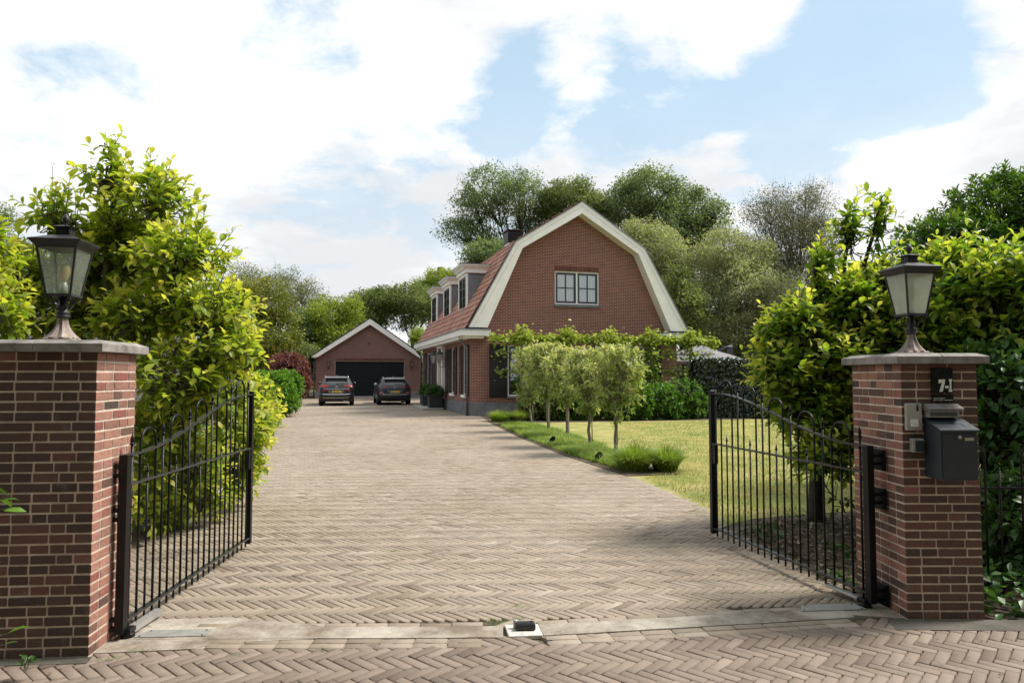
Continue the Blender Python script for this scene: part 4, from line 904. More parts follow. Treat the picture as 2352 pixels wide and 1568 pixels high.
# downpipes
for y0 in (.16, HL-.05):
    b = MB(); b.tube([(-.40, y0, 3.20), (-.40, y0, 3.10), (-.34, y0, 3.00), (-.16, y0, 2.82), (-.10, y0, 2.72), (-.10, y0, 2.6), (-.10, y0, .0)], .05, 10); dp = b.build('downpipe', M_pipe, house)
    c = MB()
    for z in (2.2, 1.2, .5): c.lathe([(.058, 0), (.058, .05)], c=(-.10, y0, z), n=12)
    c.build('pipe_collar', M_pipe, dp)
# windows
def window(x0, x1, z0, z1, to, cols, panes, curtain, sash=M_navy, tilt=None):
    """joinery set back in the reveal; to() maps (u, depth, z) to the wall it stands in"""
    f = MB(); d0, d1 = .05, .13; w_ = .055
    def B(mb, a, c, da, db, e, g):
        p = [to(a, da, e), to(c, db, g)]; mb.box(min(p[0][0], p[1][0]), max(p[0][0], p[1][0]), min(p[0][1], p[1][1]), max(p[0][1], p[1][1]), e, g)
    B(f, x0, x0+w_, d0, d1, z0, z1); B(f, x1-w_, x1, d0, d1, z0, z1); B(f, x0+w_, x1-w_, d0, d1, z0, z0+w_); B(f, x0+w_, x1-w_, d0, d1, z1-w_, z1)
    W = (x1-x0-2*w_)/cols
    for i in range(1, cols): B(f, x0+w_+W*i-.035, x0+w_+W*i+.035, d0, d1, z0+w_, z1-w_)
    root = f.build('window', M_wwhite, house)
    s = MB(); g = MB()
    for i in range(cols):
        a, c = x0+w_+W*i+(.035 if i else 0), x0+w_+W*(i+1)-(.035 if i < cols-1 else 0); e, h = z0+w_, z1-w_; q = .085
        B(s, a, a+q, .065, .12, e, h); B(s, c-q, c, .065, .12, e, h); B(s, a+q, c-q, .065, .12, e, e+q); B(s, a+q, c-q, .065, .12, h-q, h)
        nx_, nz_ = panes
        for k in range(1, nx_): m_ = a+q+(c-a-2*q)*k/nx_; B(s, m_-.022, m_+.022, .068, .112, e+q, h-q)
        for k in range(1, nz_):
            m_ = e+q+(h-e-2*q)*k/nz_
            for kk in range(nx_):
                xa = a+q+(c-a-2*q)*kk/nx_+(.022 if kk else 0); xb = a+q+(c-a-2*q)*(kk+1)/nx_-(.022 if kk < nx_-1 else 0); B(s, xa, xb, .0685, .111, m_-.022, m_+.022)
        B(g, a+q, c-q, .088, .094, e+q, h-q)
    s.build('sash', sash, root); g.build('pane', M_glass, root)
    if curtain:
        cu = MB(); n = int((x1-x0)/.035); vs = []
        for i in range(n+1):
            u = x0+w_+(x1-x0-2*w_)*i/n; dd = .155+.022*math.sin(i*1.9)+.01*math.sin(i*.7); vs += [to(u, dd, z0+w_), to(u, dd, z1-w_)]
        cu.add(vs, [(2*i, 2*i+2, 2*i+3, 2*i+1) for i in range(n)], smooth=True); cu.build('curtain', M_cur, root)
    elif curtain is not None:
        cu = MB(); B(cu, x0+w_, x1-w_, .17, .18, z1-.62, z1-w_); cu.build('blind', M_blind, root)
    k = MB(); B(k, x0+.001, x1-.001, .40, .42, z0+.001, z1-.001); k.build('room', M_dark, root)
    return root
tof = lambda u, d, z: (u, d, z); tos = lambda u, d, z: (d, u, z)
w = window(3.60, 5.60, 4.60, 6.0, tof, 2, (2, 2), True)
b = MB(); b.box(3.56, 5.64, -.07, .06, 4.48, 4.597, bev=.004); b.build('sill', M_plinth, w)
for x0, x1 in ((1.56, 3.30), (5.95, 7.69)):
    w = window(x0, x1, .78, 2.86, tof, 1, (1, 3), False)
    b = MB(); b.box(x0-.03, x1+.03, -.07, .06, .68, .777, bev=.004); b.build('sill', M_plinth, w)
for y0, y1, z0, z1 in sw:
    if z0 < .5: continue
    w = window(y0, y1, z0, z1, tos, 1, (1, 3), False)
    b = MB(); b.box(-.09, .06, y0-.03, y1+.03, .70, .817, bev=.004); b.build('sill', M_white, w)
def shutter(x0, x1, z0, z1, to, m, louvre):
    b = MB()
    def B(a, c, da, db, e, g):
        p, q = to(a, da, e), to(c, db, g); b.box(min(p[0], q[0]), max(p[0], q[0]), min(p[1], q[1]), max(p[1], q[1]), e, g)
    q = .07
    B(x0, x0+q, -.06, -.012, z0, z1); B(x1-q, x1, -.06, -.012, z0, z1)
    for e, g in ((z0, z0+q), ((z0+z1)/2-.04, (z0+z1)/2+.04), (z1-q, z1)): B(x0+q, x1-q, -.058, -.014, e, g)
    if louvre:
        for h0, h1 in ((z0+q, (z0+z1)/2-.04), ((z0+z1)/2+.04, z1-q)):
            n = int((h1-h0)/.045)
            for i in range(n):
                z = h0+(h1-h0)*(i+.5)/n; p = [to(x0+q, -.052, z-.018), to(x1-q, -.052, z-.018), to(x1-q, -.020, z+.018), to(x0+q, -.020, z+.018)]
                b.add(p, [(0, 1, 2, 3)])
    else: B(x0+q, x1-q, -.046, -.016, z0+q, z1-q)
    return b.build('shutter', m, house)
for x0, x1 in ((.78, 1.53), (3.33, 4.08), (5.17, 5.92), (7.72, 8.47)): shutter(x0, x1, .74, 2.88, tof, M_blk, False)
for y0, y1 in ((.26, .72), (1.53, 2.0), (2.78, 3.27), (4.23, 4.72), (4.9, 5.4), (8.6, 9.3), (9.4, 10.25), (11.7, 12.5)): shutter(y0, y1, .80, 2.87, tos, M_shut, True)
# door with pilasters and stone step
b = MB(); b.box(.08, .12, 6.05, 7.0, .12, 2.4); d_ = b.build('door', M_blk, house)
b = MB(); b.box(.085, .12, 6.05, 7.0, 2.42, 2.84); b.build('fanlight', M_glass, d_)
b = MB(); b.lathe([(.02, 0), (.03, .03), (.03, .05), (.01, .06)], M=Matrix.Translation((.08, 6.15, 1.1)) @ Matrix.Rotation(R(-90), 4, 'Y'), n=10); b.build('door_knob', M_galv, d_)
b = MB(); b.box(-.15, .05, 5.82, 6.03, .12, 2.95, bev=.008); b.box(-.15, .05, 7.02, 7.2, .12, 2.95, bev=.008); b.box(-.18, .05, 5.76, 7.26, 2.953, 3.06, bev=.006); b.build('door_surround', M_white, house)
b = MB(); b.box(-.19, -.036, 5.78, 6.06, .0, .5, bev=.01); b.build('pilaster_base', M_plinth, house)
b = MB(); b.box(-1.15, -.2, 5.1, 8.6, 0, .10, bev=.01); b.build('door_step', mat('pale step stone', (.36, .34, .32), .85, 0, .15, 3, .3), house)
# dormers
for y0 in (2.35, 6.35, 10.35):
    y1 = y0+1.75; X0 = .36; dm = MB()
    zr = lambda x: 3.53+(x+.18)*1.80
    # lead cheeks and body back to the slope
    dm.prism([(X0+.03, zr(X0)-.05), (X0+.03, 6.12), (1.28, 6.12)], y0, y0+.06, 'y'); body = dm.build('dormer', M_zinc, house)
    dm = MB(); dm.prism([(X0+.03, zr(X0)-.05), (X0+.03, 6.12), (1.28, 6.12)], y1-.06, y1, 'y'); dm.build('cheek', M_zinc, body)
    f = MB()
    f.box(X0-.05, X0+.03, y0-.03, y0+.12, zr(X0)+.0, 6.12); f.box(X0-.05, X0+.03, y1-.12, y1+.03, zr(X0)+.0, 6.12); f.box(X0-.06, X0+.03, y0+.121, y1-.121, zr(X0)-.02, zr(X0)+.10); f.box(X0-.05, X0+.03, y0+.121, y1-.121, 6.0, 6.12)
    f.box(X0-.10, X0+.0, y0-.06, y1+.06, zr(X0)-.07, zr(X0)-.022)
    f.build('window_frame', M_white, body)
    s = MB(); e, h = zr(X0)+.10, 6.0; ya, yb = y0+.121, y1-.121; ym = (ya+yb)/2
    for a, c in ((ya, ym-.004), (ym+.004, yb)):
        s.box(X0-.03, X0+.02, a, a+.06, e, h); s.box(X0-.03, X0+.02, c-.06, c, e, h); s.box(X0-.03, X0+.02, a+.06, c-.06, e, e+.06); s.box(X0-.03, X0+.02, a+.06, c-.06, h-.06, h)
        s.box(X0-.025, X0+.015, (a+c)/2-.014, (a+c)/2+.014, e+.06, h-.06)
        for k in (1, 2): z = e+.06+(h-e-.12)*k/3; s.box(X0-.026, X0+.014, a+.06, (a+c)/2-.014, z-.014, z+.014); s.box(X0-.026, X0+.014, (a+c)/2+.014, c-.06, z-.014, z+.014)
    s.build('sash', M_navy, body)
    g = MB(); g.box(X0-.002, X0+.004, ya, yb, e, h); g.build('pane', M_glass, body)
    k = MB(); k.box(X0+.25, X0+.27, ya, yb, e, h); k.build('room', M_dark, body)
    r = MB(); r.box(X0-.12, 1.55, y0-.12, y1+.12, 6.122, 6.28); r.frus((.95, 1.0), 6.282, (1.03, 1.13), 6.42, c=(1.12, (y0+y1)/2)); r.box(.06, 1.9, (y0+y1)/2-1.15, (y0+y1)/2+1.15, 6.422, 6.47)
    r.build('dormer_roof', M_white, body)
    z = MB(); z.box(.04, 1.9, (y0+y1)/2-1.17, (y0+y1)/2+1.17, 6.473, 6.50); z.build('zinc_edge', M_zinc, body)
# chimney near the roof kink
b = MB(); cx, cyy = 2.62, 3.0
b.box(cx-.30, cx+.30, cyy-.35, cyy+.35, 7.0, 7.62); ch = b.build('chimney', M_white, house)
b = MB(); b.box(cx-.33, cx+.33, cyy-.38, cyy+.38, 7.622, 8.16, bev=.01)
for i in range(7): b.box(cx-.345, cx+.345, cyy-.395, cyy+.395, 7.66+i*.065, 7.69+i*.065)
b.box(cx-.40, cx+.40, cyy-.45, cyy+.45, 8.163, 8.22, bev=.01); b.build('chimney_cap', M_black, ch)
# ------------------------------------------------------------------ wall lanterns
def wall_lantern(label, parent_loc, rz, metal, glass, group, s=1.0, stem=.35):
    root = thing('wall_lantern', label, 'lantern', parent_loc, rz, group); root.scale = (s, s, s)
    b = MB(); b.cbox((0, -.012, -.05), (.09, .024, .34), bev=.005); b.build('wall_plate', metal, root)
    b = MB(); b.tube([(0, -.02, -.12), (0, -.10, -.19), (0, -.20, -.20), (0, -.28, -.14), (0, -.30, -.02)], .014, 7); b.tube([(0, -.02, .0), (0, -.09, -.04), (0, -.12, -.10), (0, -.08, -.13)], .010, 6); b.build('bracket', metal, root)
    c = (0, -.30)
    f = MB(); f.frus(.05, .0, .062, .02, c=c); f.frus(.130, .40, .140, .425, c=c)
    for sx in (-1, 1):
        for sy in (-1, 1): f.tube([(sx*.06, c[1]+sy*.06, .02), (sx*.122, c[1]+sy*.122, .40)], .010, 4, smooth=False)
    f.build('frame', metal, root)
    g = MB(); g.frus(.055, .022, .116, .398, cap0=False, cap1=False, c=c); g.build('glass', glass, root)
    r = MB(); r.frus(.160, .425, .165, .44, c=c); r.frus(.165, .44, .05, .53, c=c); r.frus(.045, .53, .045, .57, c=c); r.frus(.06, .57, .01, .61, c=c); r.lathe([(.012, .605), (.022, .63), (.015, .655), (.002, .68)], c=(c[0], c[1], 0), n=10); r.build('roof', metal, root)
    return root
M_lgrey = mat('grey green lantern metal', (.10, .105, .10), .55, .3, .2, 8); M_lrust = mat('rusty brown lantern', (.085, .045, .035), .7, .2, .35, 12)
M_rustpane = mat('brown lantern glass', (.16, .10, .08), .3, 0, .2, 6); M_lpane = mat('milky lantern glass', (.42, .43, .42), .3, 0, .08, 6)
HM = Matrix.Translation(HA) @ Matrix.Rotation(HR, 4, 'Z')
def hp(x, y, z): return tuple(HM @ Vector((x, y, z)))
wall_lantern('grey wall lantern on the near side of the house door', hp(-.002, 5.55, 2.22), HR-math.pi/2, M_lgrey, M_lpane, 'lanterns beside the house door', 1.05)
wall_lantern('grey wall lantern on the far side of the house door', hp(-.002, 7.5, 2.22), HR-math.pi/2, M_lgrey, M_lpane, 'lanterns beside the house door', 1.05)
# ------------------------------------------------------------------ garage
GA = (-13.833, 48.127, 0); GRt = math.atan2(.26, .967); GW, GD = 7.37, 8.0
gar = thing('garage', 'brick double garage with wide black door and gabled roof', 'garage', GA, GRt)
b = MB(); b.wall([(0, .0), (1.36, 0), (1.36, .27), (1.36, 2.61), (6.18, 2.61), (6.18, 0), (GW, 0), (GW, 2.95), (3.70, 5.28), (0, 2.92)], [], front, .1); b.build('wall', M_wallg, gar, uv=True)
b = MB(); b.box(.0, .12, .02, GD, 0, 2.9); b.box(GW-.12, GW, .02, GD, 0, 2.9); b.box(0.12, GW-.12, GD-.1, GD, 0, 2.9); b.build('wall', M_wallg, gar, uv=True)
b = MB(); b.box(-.02, 1.30, -.03, .05, 0, .48); b.build('plinth', M_plinthg, gar); b = MB(); b.box(6.24, GW+.02, -.03, .05, 0, .48); b.build('plinth', M_plinthg, gar)
b = MB()
for i in range(78): b.box(1.34+i*.0625+.005, 1.34+(i+1)*.0625-.005, -.005, .05, 2.66, 2.86, random.random())
b.build('soldier_course', M_sold, gar)
b = MB(); n = 5
for i in range(n): b.box(1.36, 6.18, .14, .18, .06+i*.51+.004, .06+(i+1)*.51-.004)
gd = b.build('garage_door', M_gdoor, gar)
b = MB(); b.box(1.30, 1.36, -.02, .16, .1, 2.61); b.box(6.18, 6.24, -.02, .16, .1, 2.61); b.box(1.30, 6.24, -.02, .16, 2.612, 2.655); b.build('door_frame', mat('olive door frame', (.20, .19, .13), .6, 0, .1, 5), gar)
b = MB(); b.box(1.36, 6.18, -.05, .13, 0, .14); b.build('door_sill', mat('pale sill', (.40, .38, .36), .8, 0, .12, 3), gar)
GO = [(-.32, 2.92), (3.70, 5.68), (GW+.32, 2.92)]; GI = [(GW-.15, 2.92), (3.70, 5.26), (.15, 2.92)]
b = MB(); b.prism(GO+GI, -.40, -.34, 'y'); b.build('verge_board', M_white, gar)
b = MB(); b.prism([(x, z) for x, z in [(-.30, 2.86), (3.70, 5.52), (GW+.30, 2.86), (GW-.02, 2.86), (3.70, 5.30), (.02, 2.86)]], -.34, .02, 'y'); b.build('soffit', M_white, gar)
slope((-.42, 2.90), (3.72, 5.74), -.43, GD+.3, 'roof_slope', gar, M_tileg, 'l'); slope((GW+.42, 2.90), (3.68, 5.74), -.43, GD+.3, 'roof_slope', gar, M_tileg, 'r')
b = MB(); b.tube([(-.10, -.06, 2.9), (-.10, -.06, 0)], .05, 8); b.build('downpipe', mat('dark green downpipe', (.03, .05, .045), .5, 0, .1, 5), gar)
b = MB(); b.cbox((3.70, -.004, 3.93), (.10, .02, .12)); b.build('vent', M_dark, gar)
GM = Matrix.Translation(GA) @ Matrix.Rotation(GRt, 4, 'Z')
for x, s_ in ((.86, 'left of the wide garage door'), (6.70, 'right of the wide garage door')): wall_lantern('rusty brown wall lantern on the brick '+s_, tuple(GM @ Vector((x, -.002, 2.22))), GRt, M_lrust, M_rustpane, 'lanterns on the garage front', .95)
# grey storage box beside the garage
root = thing('storage_box', 'low grey storage box standing left of the garage', 'storage box', tuple(GM @ Vector((-1.25, -.4, 0))), GRt)
b = MB(); b.cbox((0, 0, .66), (1.1, .7, 1.16), bev=.02); b.build('body', mat('grey box', (.24, .245, .24), .6, 0, .08, 2), root)
b = MB(); b.cbox((0, 0, 1.27), (1.16, .76, .055), bev=.015); b.build('lid', mat('pale grey lid', (.42, .42, .41), .6, 0, .08, 2), root)
b = MB(); b.cbox((0, 0, .045), (1.0, .6, .09)); b.build('base', M_dark, root)
# ------------------------------------------------------------------ cars (rear towards the camera)
def paint(name, c):
    m, t, p = base(name); p.inputs['Base Color'].default_value = (*c, 1); p.inputs['Roughness'].default_value = .38; p.inputs['Metallic'].default_value = .0; p.inputs['Coat Weight'].default_value = .45; p.inputs['Coat Roughness'].default_value = .05
    bump(t, noise(t, 3, 2, .5, coord(t)), .02, .02, p); return m
M_cglass = mat('dark car glass', (.035, .04, .045), .06, 0, .1, 3, spec=.9); M_tyre = mat('tyre rubber', (.010, .010, .010), .85, 0, .2, 20); M_rim = mat('alloy rim', (.25, .25, .26), .35, .8, .1, 10)
M_clad = mat('black plastic trim', (.013, .013, .014), .55, 0, .2, 20); M_tail = mat('red tail light', (.30, .012, .016), .15, 0, .25, 14, spec=.7); M_chrome = mat('chrome trim', (.55, .55, .57), .2, .8, .05, 5)
M_plate = mat('yellow licence plate', (.72, .50, .08), .45, 0, .05, 10); M_pblue = mat('plate blue band', (.03, .06, .30), .5, 0, .05, 10); M_lensw = mat('clear lamp lens', (.5, .42, .42), .15, 0, .1, 20)
def car(name, label, loc, rz, body_m, st):
    root = thing(name, label, 'car', loc, rz)
    Z = st['z']; YR = st['yr']; YF_ = st['yf']; WW = st['w']; rcn = .34
    def it(a, z): return float(np.interp(z, Z, a))
    def ys(x, z):
        w = it(WW, z); q = max(0, (abs(x)-(w-rcn))/rcn); q = min(q, .999); return it(YR, z)+rcn*.62*(1-math.sqrt(1-q*q))
    zz = np.unique(np.concatenate([np.array(Z), np.linspace(Z[0], Z[-1], 16)]))
    vs = []; n = 48
    for z in zz:
        w, y0, y1 = it(WW, z), it(YR, z), it(YF_, z); pts = []
        for k in range(12): a = math.pi/2*k/11; pts.append((w-rcn+rcn*math.sin(a), y0+rcn*.62*(1-math.cos(a))))
        for k in range(12): a = math.pi/2*k/11; pts.append((w-.5+.5*math.cos(a), y1-.5+.5*math.sin(a)))
        full = pts+[(-x, y) for x, y in reversed(pts)]; vs += [(x, y, z) for x, y in full]
    fs = []
    for i in range(len(zz)-1):
        for k in range(n): fs.append((i*n+k, i*n+(k+1) % n, (i+1)*n+(k+1) % n, (i+1)*n+k))
    fs.append(tuple(range(n))); fs.append(tuple((len(zz)-1)*n+k for k in range(n)))
    b = MB(); b.add(vs, fs, smooth=True); body = b.build('body', body_m, root)
    def band(b, xs, lo, hi, off=.008):
        V = []; F = []
        for x, a, c in zip(xs, lo, hi):
            for d in (off, -.02): V += [(x, ys(x, a)-d, a), (x, ys(x, c)-d, c)]
        m = len(xs)
        for i in range(m-1):
            p, q = 4*i, 4*i+4; F += [(p, q, q+1, p+1), (p+1, q+1, q+3, p+3), (p, p+2, q+2, q)]
        F += [(0, 1, 3, 2), (4*m-4, 4*m-2, 4*m-1, 4*m-3)]
        return b.add(V, F)
    L = lambda a, c, k=13: list(np.linspace(a, c, k))
    def cst(v, k=13): return [v]*k
    wx = st['win']; xs = L(-wx, wx, 17); lo = [st['wz0']+.05*(abs(x)/wx)**3 for x in xs]; hi = [st['wz1']-.03*(abs(x)/wx)**4 for x in xs]
    rw = band(MB(), xs, lo, hi, .006).build('rear_window', M_cglass, root)
    b = MB(); b.tube([(.05, ys(0, st['wz0']+.05)-.018, st['wz0']+.035), (.40, ys(.4, st['wz0']+.05)-.02, st['wz0']+.055)], .012, 6); b.lathe([(.03, 0), (.02, .03)], M=Matrix.Translation((.05, ys(0, st['wz0'])-.0, st['wz0']+.03)) @ Matrix.Rotation(R(90), 4, 'X'), n=10); b.build('wiper', M_clad, rw)
    sx = L(-wx*.93, wx*.93, 15); b = MB(); V = []
    zs_ = st['spz']
    b.prism([(ys(0, zs_)-.16, zs_-.015), (ys(0, zs_)-.17, zs_+.02), (ys(0, zs_)+.25, zs_+.085), (ys(0, zs_)+.25, zs_+.01)], -wx*.92, wx*.92, 'x'); b.build('spoiler', body_m, root, bevel=.015)
    b = MB(); b.box(-wx*.84, wx*.84, ys(0, zs_)-.13, ys(0, zs_)+.1, zs_-.10, zs_-.017); b.build('window_shade_trim', M_clad, root)
    # glass along the sides
    for sgn in (-1, 1):
        b = MB(); z0, z1 = st['wz0']-.03, st['wz1']+.02; ya, yb = it(YR, z0)+.75, it(YF_, z0)-.55; yc, yd = it(YR, z1)+.75, it(YF_, z1)-.30
        P = [(sgn*(it(WW, z0)+.004), ya, z0), (sgn*(it(WW, z0)+.004), yb, z0), (sgn*(it(WW, z1)+.004), yd, z1), (sgn*(it(WW, z1)+.004), yc, z1)]
        P2 = [(x-sgn*.03, y, z) for x, y, z in P]; b.add(P+P2, [(0, 1, 2, 3), (7, 6, 5, 4), (0, 4, 5, 1), (1, 5, 6, 2), (2, 6, 7, 3), (3, 7, 4, 0)]); b.build('side_window', M_cglass, root)
        zm = st['wz0']-.02; xm = sgn*(it(WW, zm)+.11); b = MB()
        b.lathe([(.02, -.085), (.075, -.06), (.09, 0), (.075, .055), (.02, .08)], c=(xm, it(YF_, zm)-1.15, zm+.06), n=12); b.tube([(sgn*it(WW, zm)*.96, it(YF_, zm)-1.13, zm+.01), (xm, it(YF_, zm)-1.15, zm+.02)], .025, 6); b.build('wing_mirror', body_m if sgn > 0 else st.get('mir', body_m), root)
        rx = it(WW, st['top']-.03)*.98; b = MB(); zr_ = st['top']+.03
        b.tube([(sgn*rx, it(YR, st['top'])+.02, st['top']-.04), (sgn*rx, it(YR, st['top'])+.16, zr_), (sgn*rx, it(YF_, st['top'])-.1, zr_), (sgn*rx, it(YF_, st['top'])+.1, st['top']-.05)], .022, 6); b.build('roof_rail', M_chrome, root)
        for poly in st['tail']:
            b = MB(); xs = [sgn*x for x, a, c in poly]; band(b, xs, [a for x, a, c in poly], [c for x, a, c in poly], .014); b.build('tail_light', M_tail, root)
        for poly in st['low']:
            b = MB(); xs = [sgn*x for x, a, c in poly]; band(b, xs, [a for x, a, c in poly], [c for x, a, c in poly], .016); b.build('bumper_light', st['lowm'], root)
        for yw in (st['wr'], st['wf']):
            b = MB(); Rr = st['R']; prof = [(Rr*.62, -.115), (Rr*.93, -.12), (Rr, -.09), (Rr, .09), (Rr*.93, .12), (Rr*.62, .115)]
            b.lathe(prof, M=Matrix.Translation((sgn*(st['tw']), yw, Rr)) @ Matrix.Rotation(R(90), 4, 'Y'), n=28); ty = b.build('wheel', M_tyre, root)
            b = MB(); b.lathe([(Rr*.60, -.10), (Rr*.60, .10)], M=Matrix.Translation((sgn*(st['tw']), yw, Rr)) @ Matrix.Rotation(R(90), 4, 'Y'), n=20)
            for k in range(5):
                a = 2*math.pi*k/5; b.tube([(sgn*(st['tw']+.105), yw, Rr), (sgn*(st['tw']+.112), yw+math.cos(a)*Rr*.58, Rr+math.sin(a)*Rr*.58)], [.04, .025], 5)
            b.build('rim', M_rim, ty)
            b = MB(); b.lathe([(Rr*1.14, -.02), (Rr*1.14, .02)], M=Matrix.Translation((sgn*(it(WW, Rr)-.012), yw, Rr+.02)) @ Matrix.Rotation(R(90), 4, 'Y'), n=28); b.build('wheel_arch', M_clad, root)
    xs = L(-it(WW, .35)+.02, it(WW, .35)-.02, 21)
    b = MB(); band(b, xs, cst(st['bz'][0], 21), [st['bz'][1]+.03*(abs(x)/.9)**2 for x in xs], .012); b.build('lower_bumper', M_clad, root)
    for z0, z1, hw in st['chrome']:
        b = MB(); xs = L(-hw, hw, 17); band(b, xs, [z0+.02*(abs(x)/hw)**4 for x in xs], [z1+.02*(abs(x)/hw)**4 for x in xs], .020); b.build('bumper_trim', M_chrome, root)
    z0, z1, h0, h1 = st['rec']; b = MB(); xs = [-h1, -h0, h0, h1]; band(b, xs, [z1-.01, z0, z0, z1-.01], [z1]*4, .003); b.build('plate_recess', mat('recess grey', (.16, .16, .17), .35, .4, .1, 5), root)
    pz = (z0+z1)/2+.005; yp = ys(0, pz)-.022
    b = MB(); b.cbox((0, yp, pz), (.52, .012, .112), bev=.003); pl = b.build('licence_plate', M_plate, root)
    b = MB(); b.cbox((-.238, yp-.007, pz), (.042, .004, .108)); b.build('blue_band', M_pblue, pl)
    text_mb(st['txt'], .098, .002, Matrix.Translation((.02, yp-.008, pz-.002)) @ Matrix.Rotation(R(90), 4, 'X')).build('plate_number', M_gloss, pl)
    ez = st['emb']; ye = ys(0, ez)-.012; b = MB(); pts = [(.085*math.cos(a), ye, ez+.042*math.sin(a)) for a in np.linspace(0, 2*math.pi, 22)]; b.tube(pts, .008, 6)
    for x in (-.032, .032): b.tube([(x-.014, ye, ez-.028), (x+.014, ye, ez+.028)], .008, 5)
    b.tube([(-.032, ye, ez-.006), (.032, ye, ez+.006)], .008, 5); b.build('emblem', M_chrome, root)
    b = MB(); b.prism([(it(YR, st['top'])+.35, st['top']-.01), (it(YR, st['top'])+.52, st['top']+.09), (it(YR, st['top'])+.58, st['top']-.01)], -.025, .025, 'x'); b.build('antenna_fin', body_m, root)
    for sgn in st['exh']: b = MB(); b.lathe([(.035, 0), (.035, .2)], M=Matrix.Translation((sgn, .06, .27)) @ Matrix.Rotation(R(-90), 4, 'X'), n=10); b.build('exhaust', M_chrome, root)
    return root
Zt = [.22, .32, .46, .62, .66, .82, .96, 1.04, 1.12, 1.36, 1.47, 1.53, 1.58]
st1 = dict(z=Zt, yr=[.16, .05, .0, .0, .035, .05, .07, .10, .15, .38, .47, .55, .80], yf=[4.30, 4.42, 4.46, 4.44, 4.42, 4.33, 4.05, 3.35, 3.2, 2.85, 2.6, 2.3, 1.9], w=[.80, .87, .905, .915, .918, .915, .905, .88, .84, .72, .665, .61, .48],
           win=.66, wz0=1.15, wz1=1.40, spz=1.475, top=1.56, tail=[[(.38, 1.055, 1.095), (.6, 1.02, 1.115), (.74, 1.00, 1.12), (.84, .99, 1.09), (.885, .98, 1.06)]], low=[[(.47, .80, .84), (.62, .785, .845), (.72, .80, .84)]], lowm=M_tail,
           wr=.85, wf=3.52, R=.345, tw=.80, bz=(.25, .42), chrome=[(.885, .925, .66), (.60, .628, .70), (.415, .437, .66)], rec=(.66, .84, .34, .45), emb=1.01, txt='ZB-440-S', exh=(.42, .54))
car('parked_car', 'dark charcoal car parked on the left before the garage door', gnd(772, 932), R(13.2), paint('charcoal car paint', (.010, .009, .010)), st1)
sc2 = .955; st2 = dict(st1); st2.update(z=[z*sc2 for z in Zt], win=.60, wz0=1.08, wz1=1.32, spz=1.405, top=1.49, w=[.79, .85, .885, .895, .90, .895, .88, .85, .80, .69, .635, .58, .46],
           tail=[[(.40, .965, .985), (.55, .955, 1.035), (.74, .94, 1.05), (.82, .95, 1.04)]], low=[[(.60, .63, .70), (.68, .60, .745), (.78, .60, .755), (.845, .62, .72)]], lowm=mat('pink bumper lamp', (.22, .06, .07), .2, 0, .5, 25),
           bz=(.22, .43), chrome=[(.55, .585, .64), (.185, .215, .52)], rec=(.64, .80, .27, .44), emb=.985, txt='H-297-YB', exh=(), mir=mat('silver mirror', (.40, .43, .46), .3, .5, .1, 6))
car('parked_car', 'blue black car parked on the right, beside the house corner', gnd(907, 930), R(15), paint('blue black car paint', (.008, .011, .020)), st2)
# ------------------------------------------------------------------ planters by the door
def planter(label, x, y):
    root = thing('potted_plant', label, 'potted plant', hp(x, y, .10), HR, 'planters on the door step')
    b = MB(); b.frus(.27, 0, .29, .03); b.frus(.29, .03, .315, .55, cap1=False); b.frus(.325, .55, .325, .58, cap1=False); b.frus(.29, .58, .29, .54); b.build('pot', M_planter, root, bevel=.006)
    n = 900; q = nrm(RNG.normal(size=(n, 3))); q[:, 2] = np.abs(q[:, 2])*.9-.12; P = q*(.22+.22*RNG.random(n))[:, None]*np.array([1, 1, 1.15])+np.array([0, 0, .66])
    leaves('foliage', P, q+np.array([0, 0, -.25])+RNG.normal(0, .4, (n, 3)), np.array([0, 0, 1.])+RNG.normal(0, .4, (n, 3)), .10+.08*RNG.random(n), .04+.03*RNG.random(n), np.clip(RNG.normal(.5, .25, n), 0, 1), LM_shade, root, 'mid'); return root
planter('charcoal square planter with bushy plant, nearer one on the door step', -.55, 5.45); planter('charcoal square planter with bushy plant, farther one by the door', -.55, 7.65)
# ------------------------------------------------------------------ near planting
LB = lobe
# golden magnolia left of the drive
leafy_shrub('magnolia_tree', 'large golden green magnolia spreading behind the plain dark pillar', 'tree',
    [LB(245, 410, 7.2, 55, 75, .4), LB(210, 640, 7.5, 90, 90, .6), LB(225, 745, 7.6, 80, 70, .5), LB(290, 520, 7.4, 80, 80, .5), LB(380, 1185, 7.3, 85, 55, .4), LB(470, 1140, 7.5, 60, 60, .4), LB(360, 470, 7.2, 85, 85, .5), LB(150, 500, 7.3, 90, 55, .5), LB(415, 600, 7.0, 108, 88, .6), LB(290, 600, 7.6, 130, 90, .7), LB(60, 640, 7.4, 110, 75, .6), LB(480, 720, 6.9, 118, 88, .6),
     LB(340, 740, 7.0, 120, 80, .6), LB(505, 805, 6.8, 98, 70, .5), LB(400, 870, 6.6, 125, 85, .55), LB(120, 730, 7.2, 130, 70, .5), LB(370, 990, 6.8, 90, 90, .5), LB(450, 1075, 7.2, 65, 95, .45), LB(335, 1120, 6.7, 60, 90, .4), LB(400, 1140, 7.2, 70, 60, .45), LB(515, 925, 7.0, 88, 70, .45), LB(-60, 690, 7.0, 90, 100, .6), LB(252, 335, 7.2, 26, 40, .18)],
    (-4.35, 7.3, 0), 1560, .126, .54, LM_mag, M_barkg, None, 9, .33, .5, .3, 'near', .0046, .034, .25, .74, .12, .8, inset=.10)
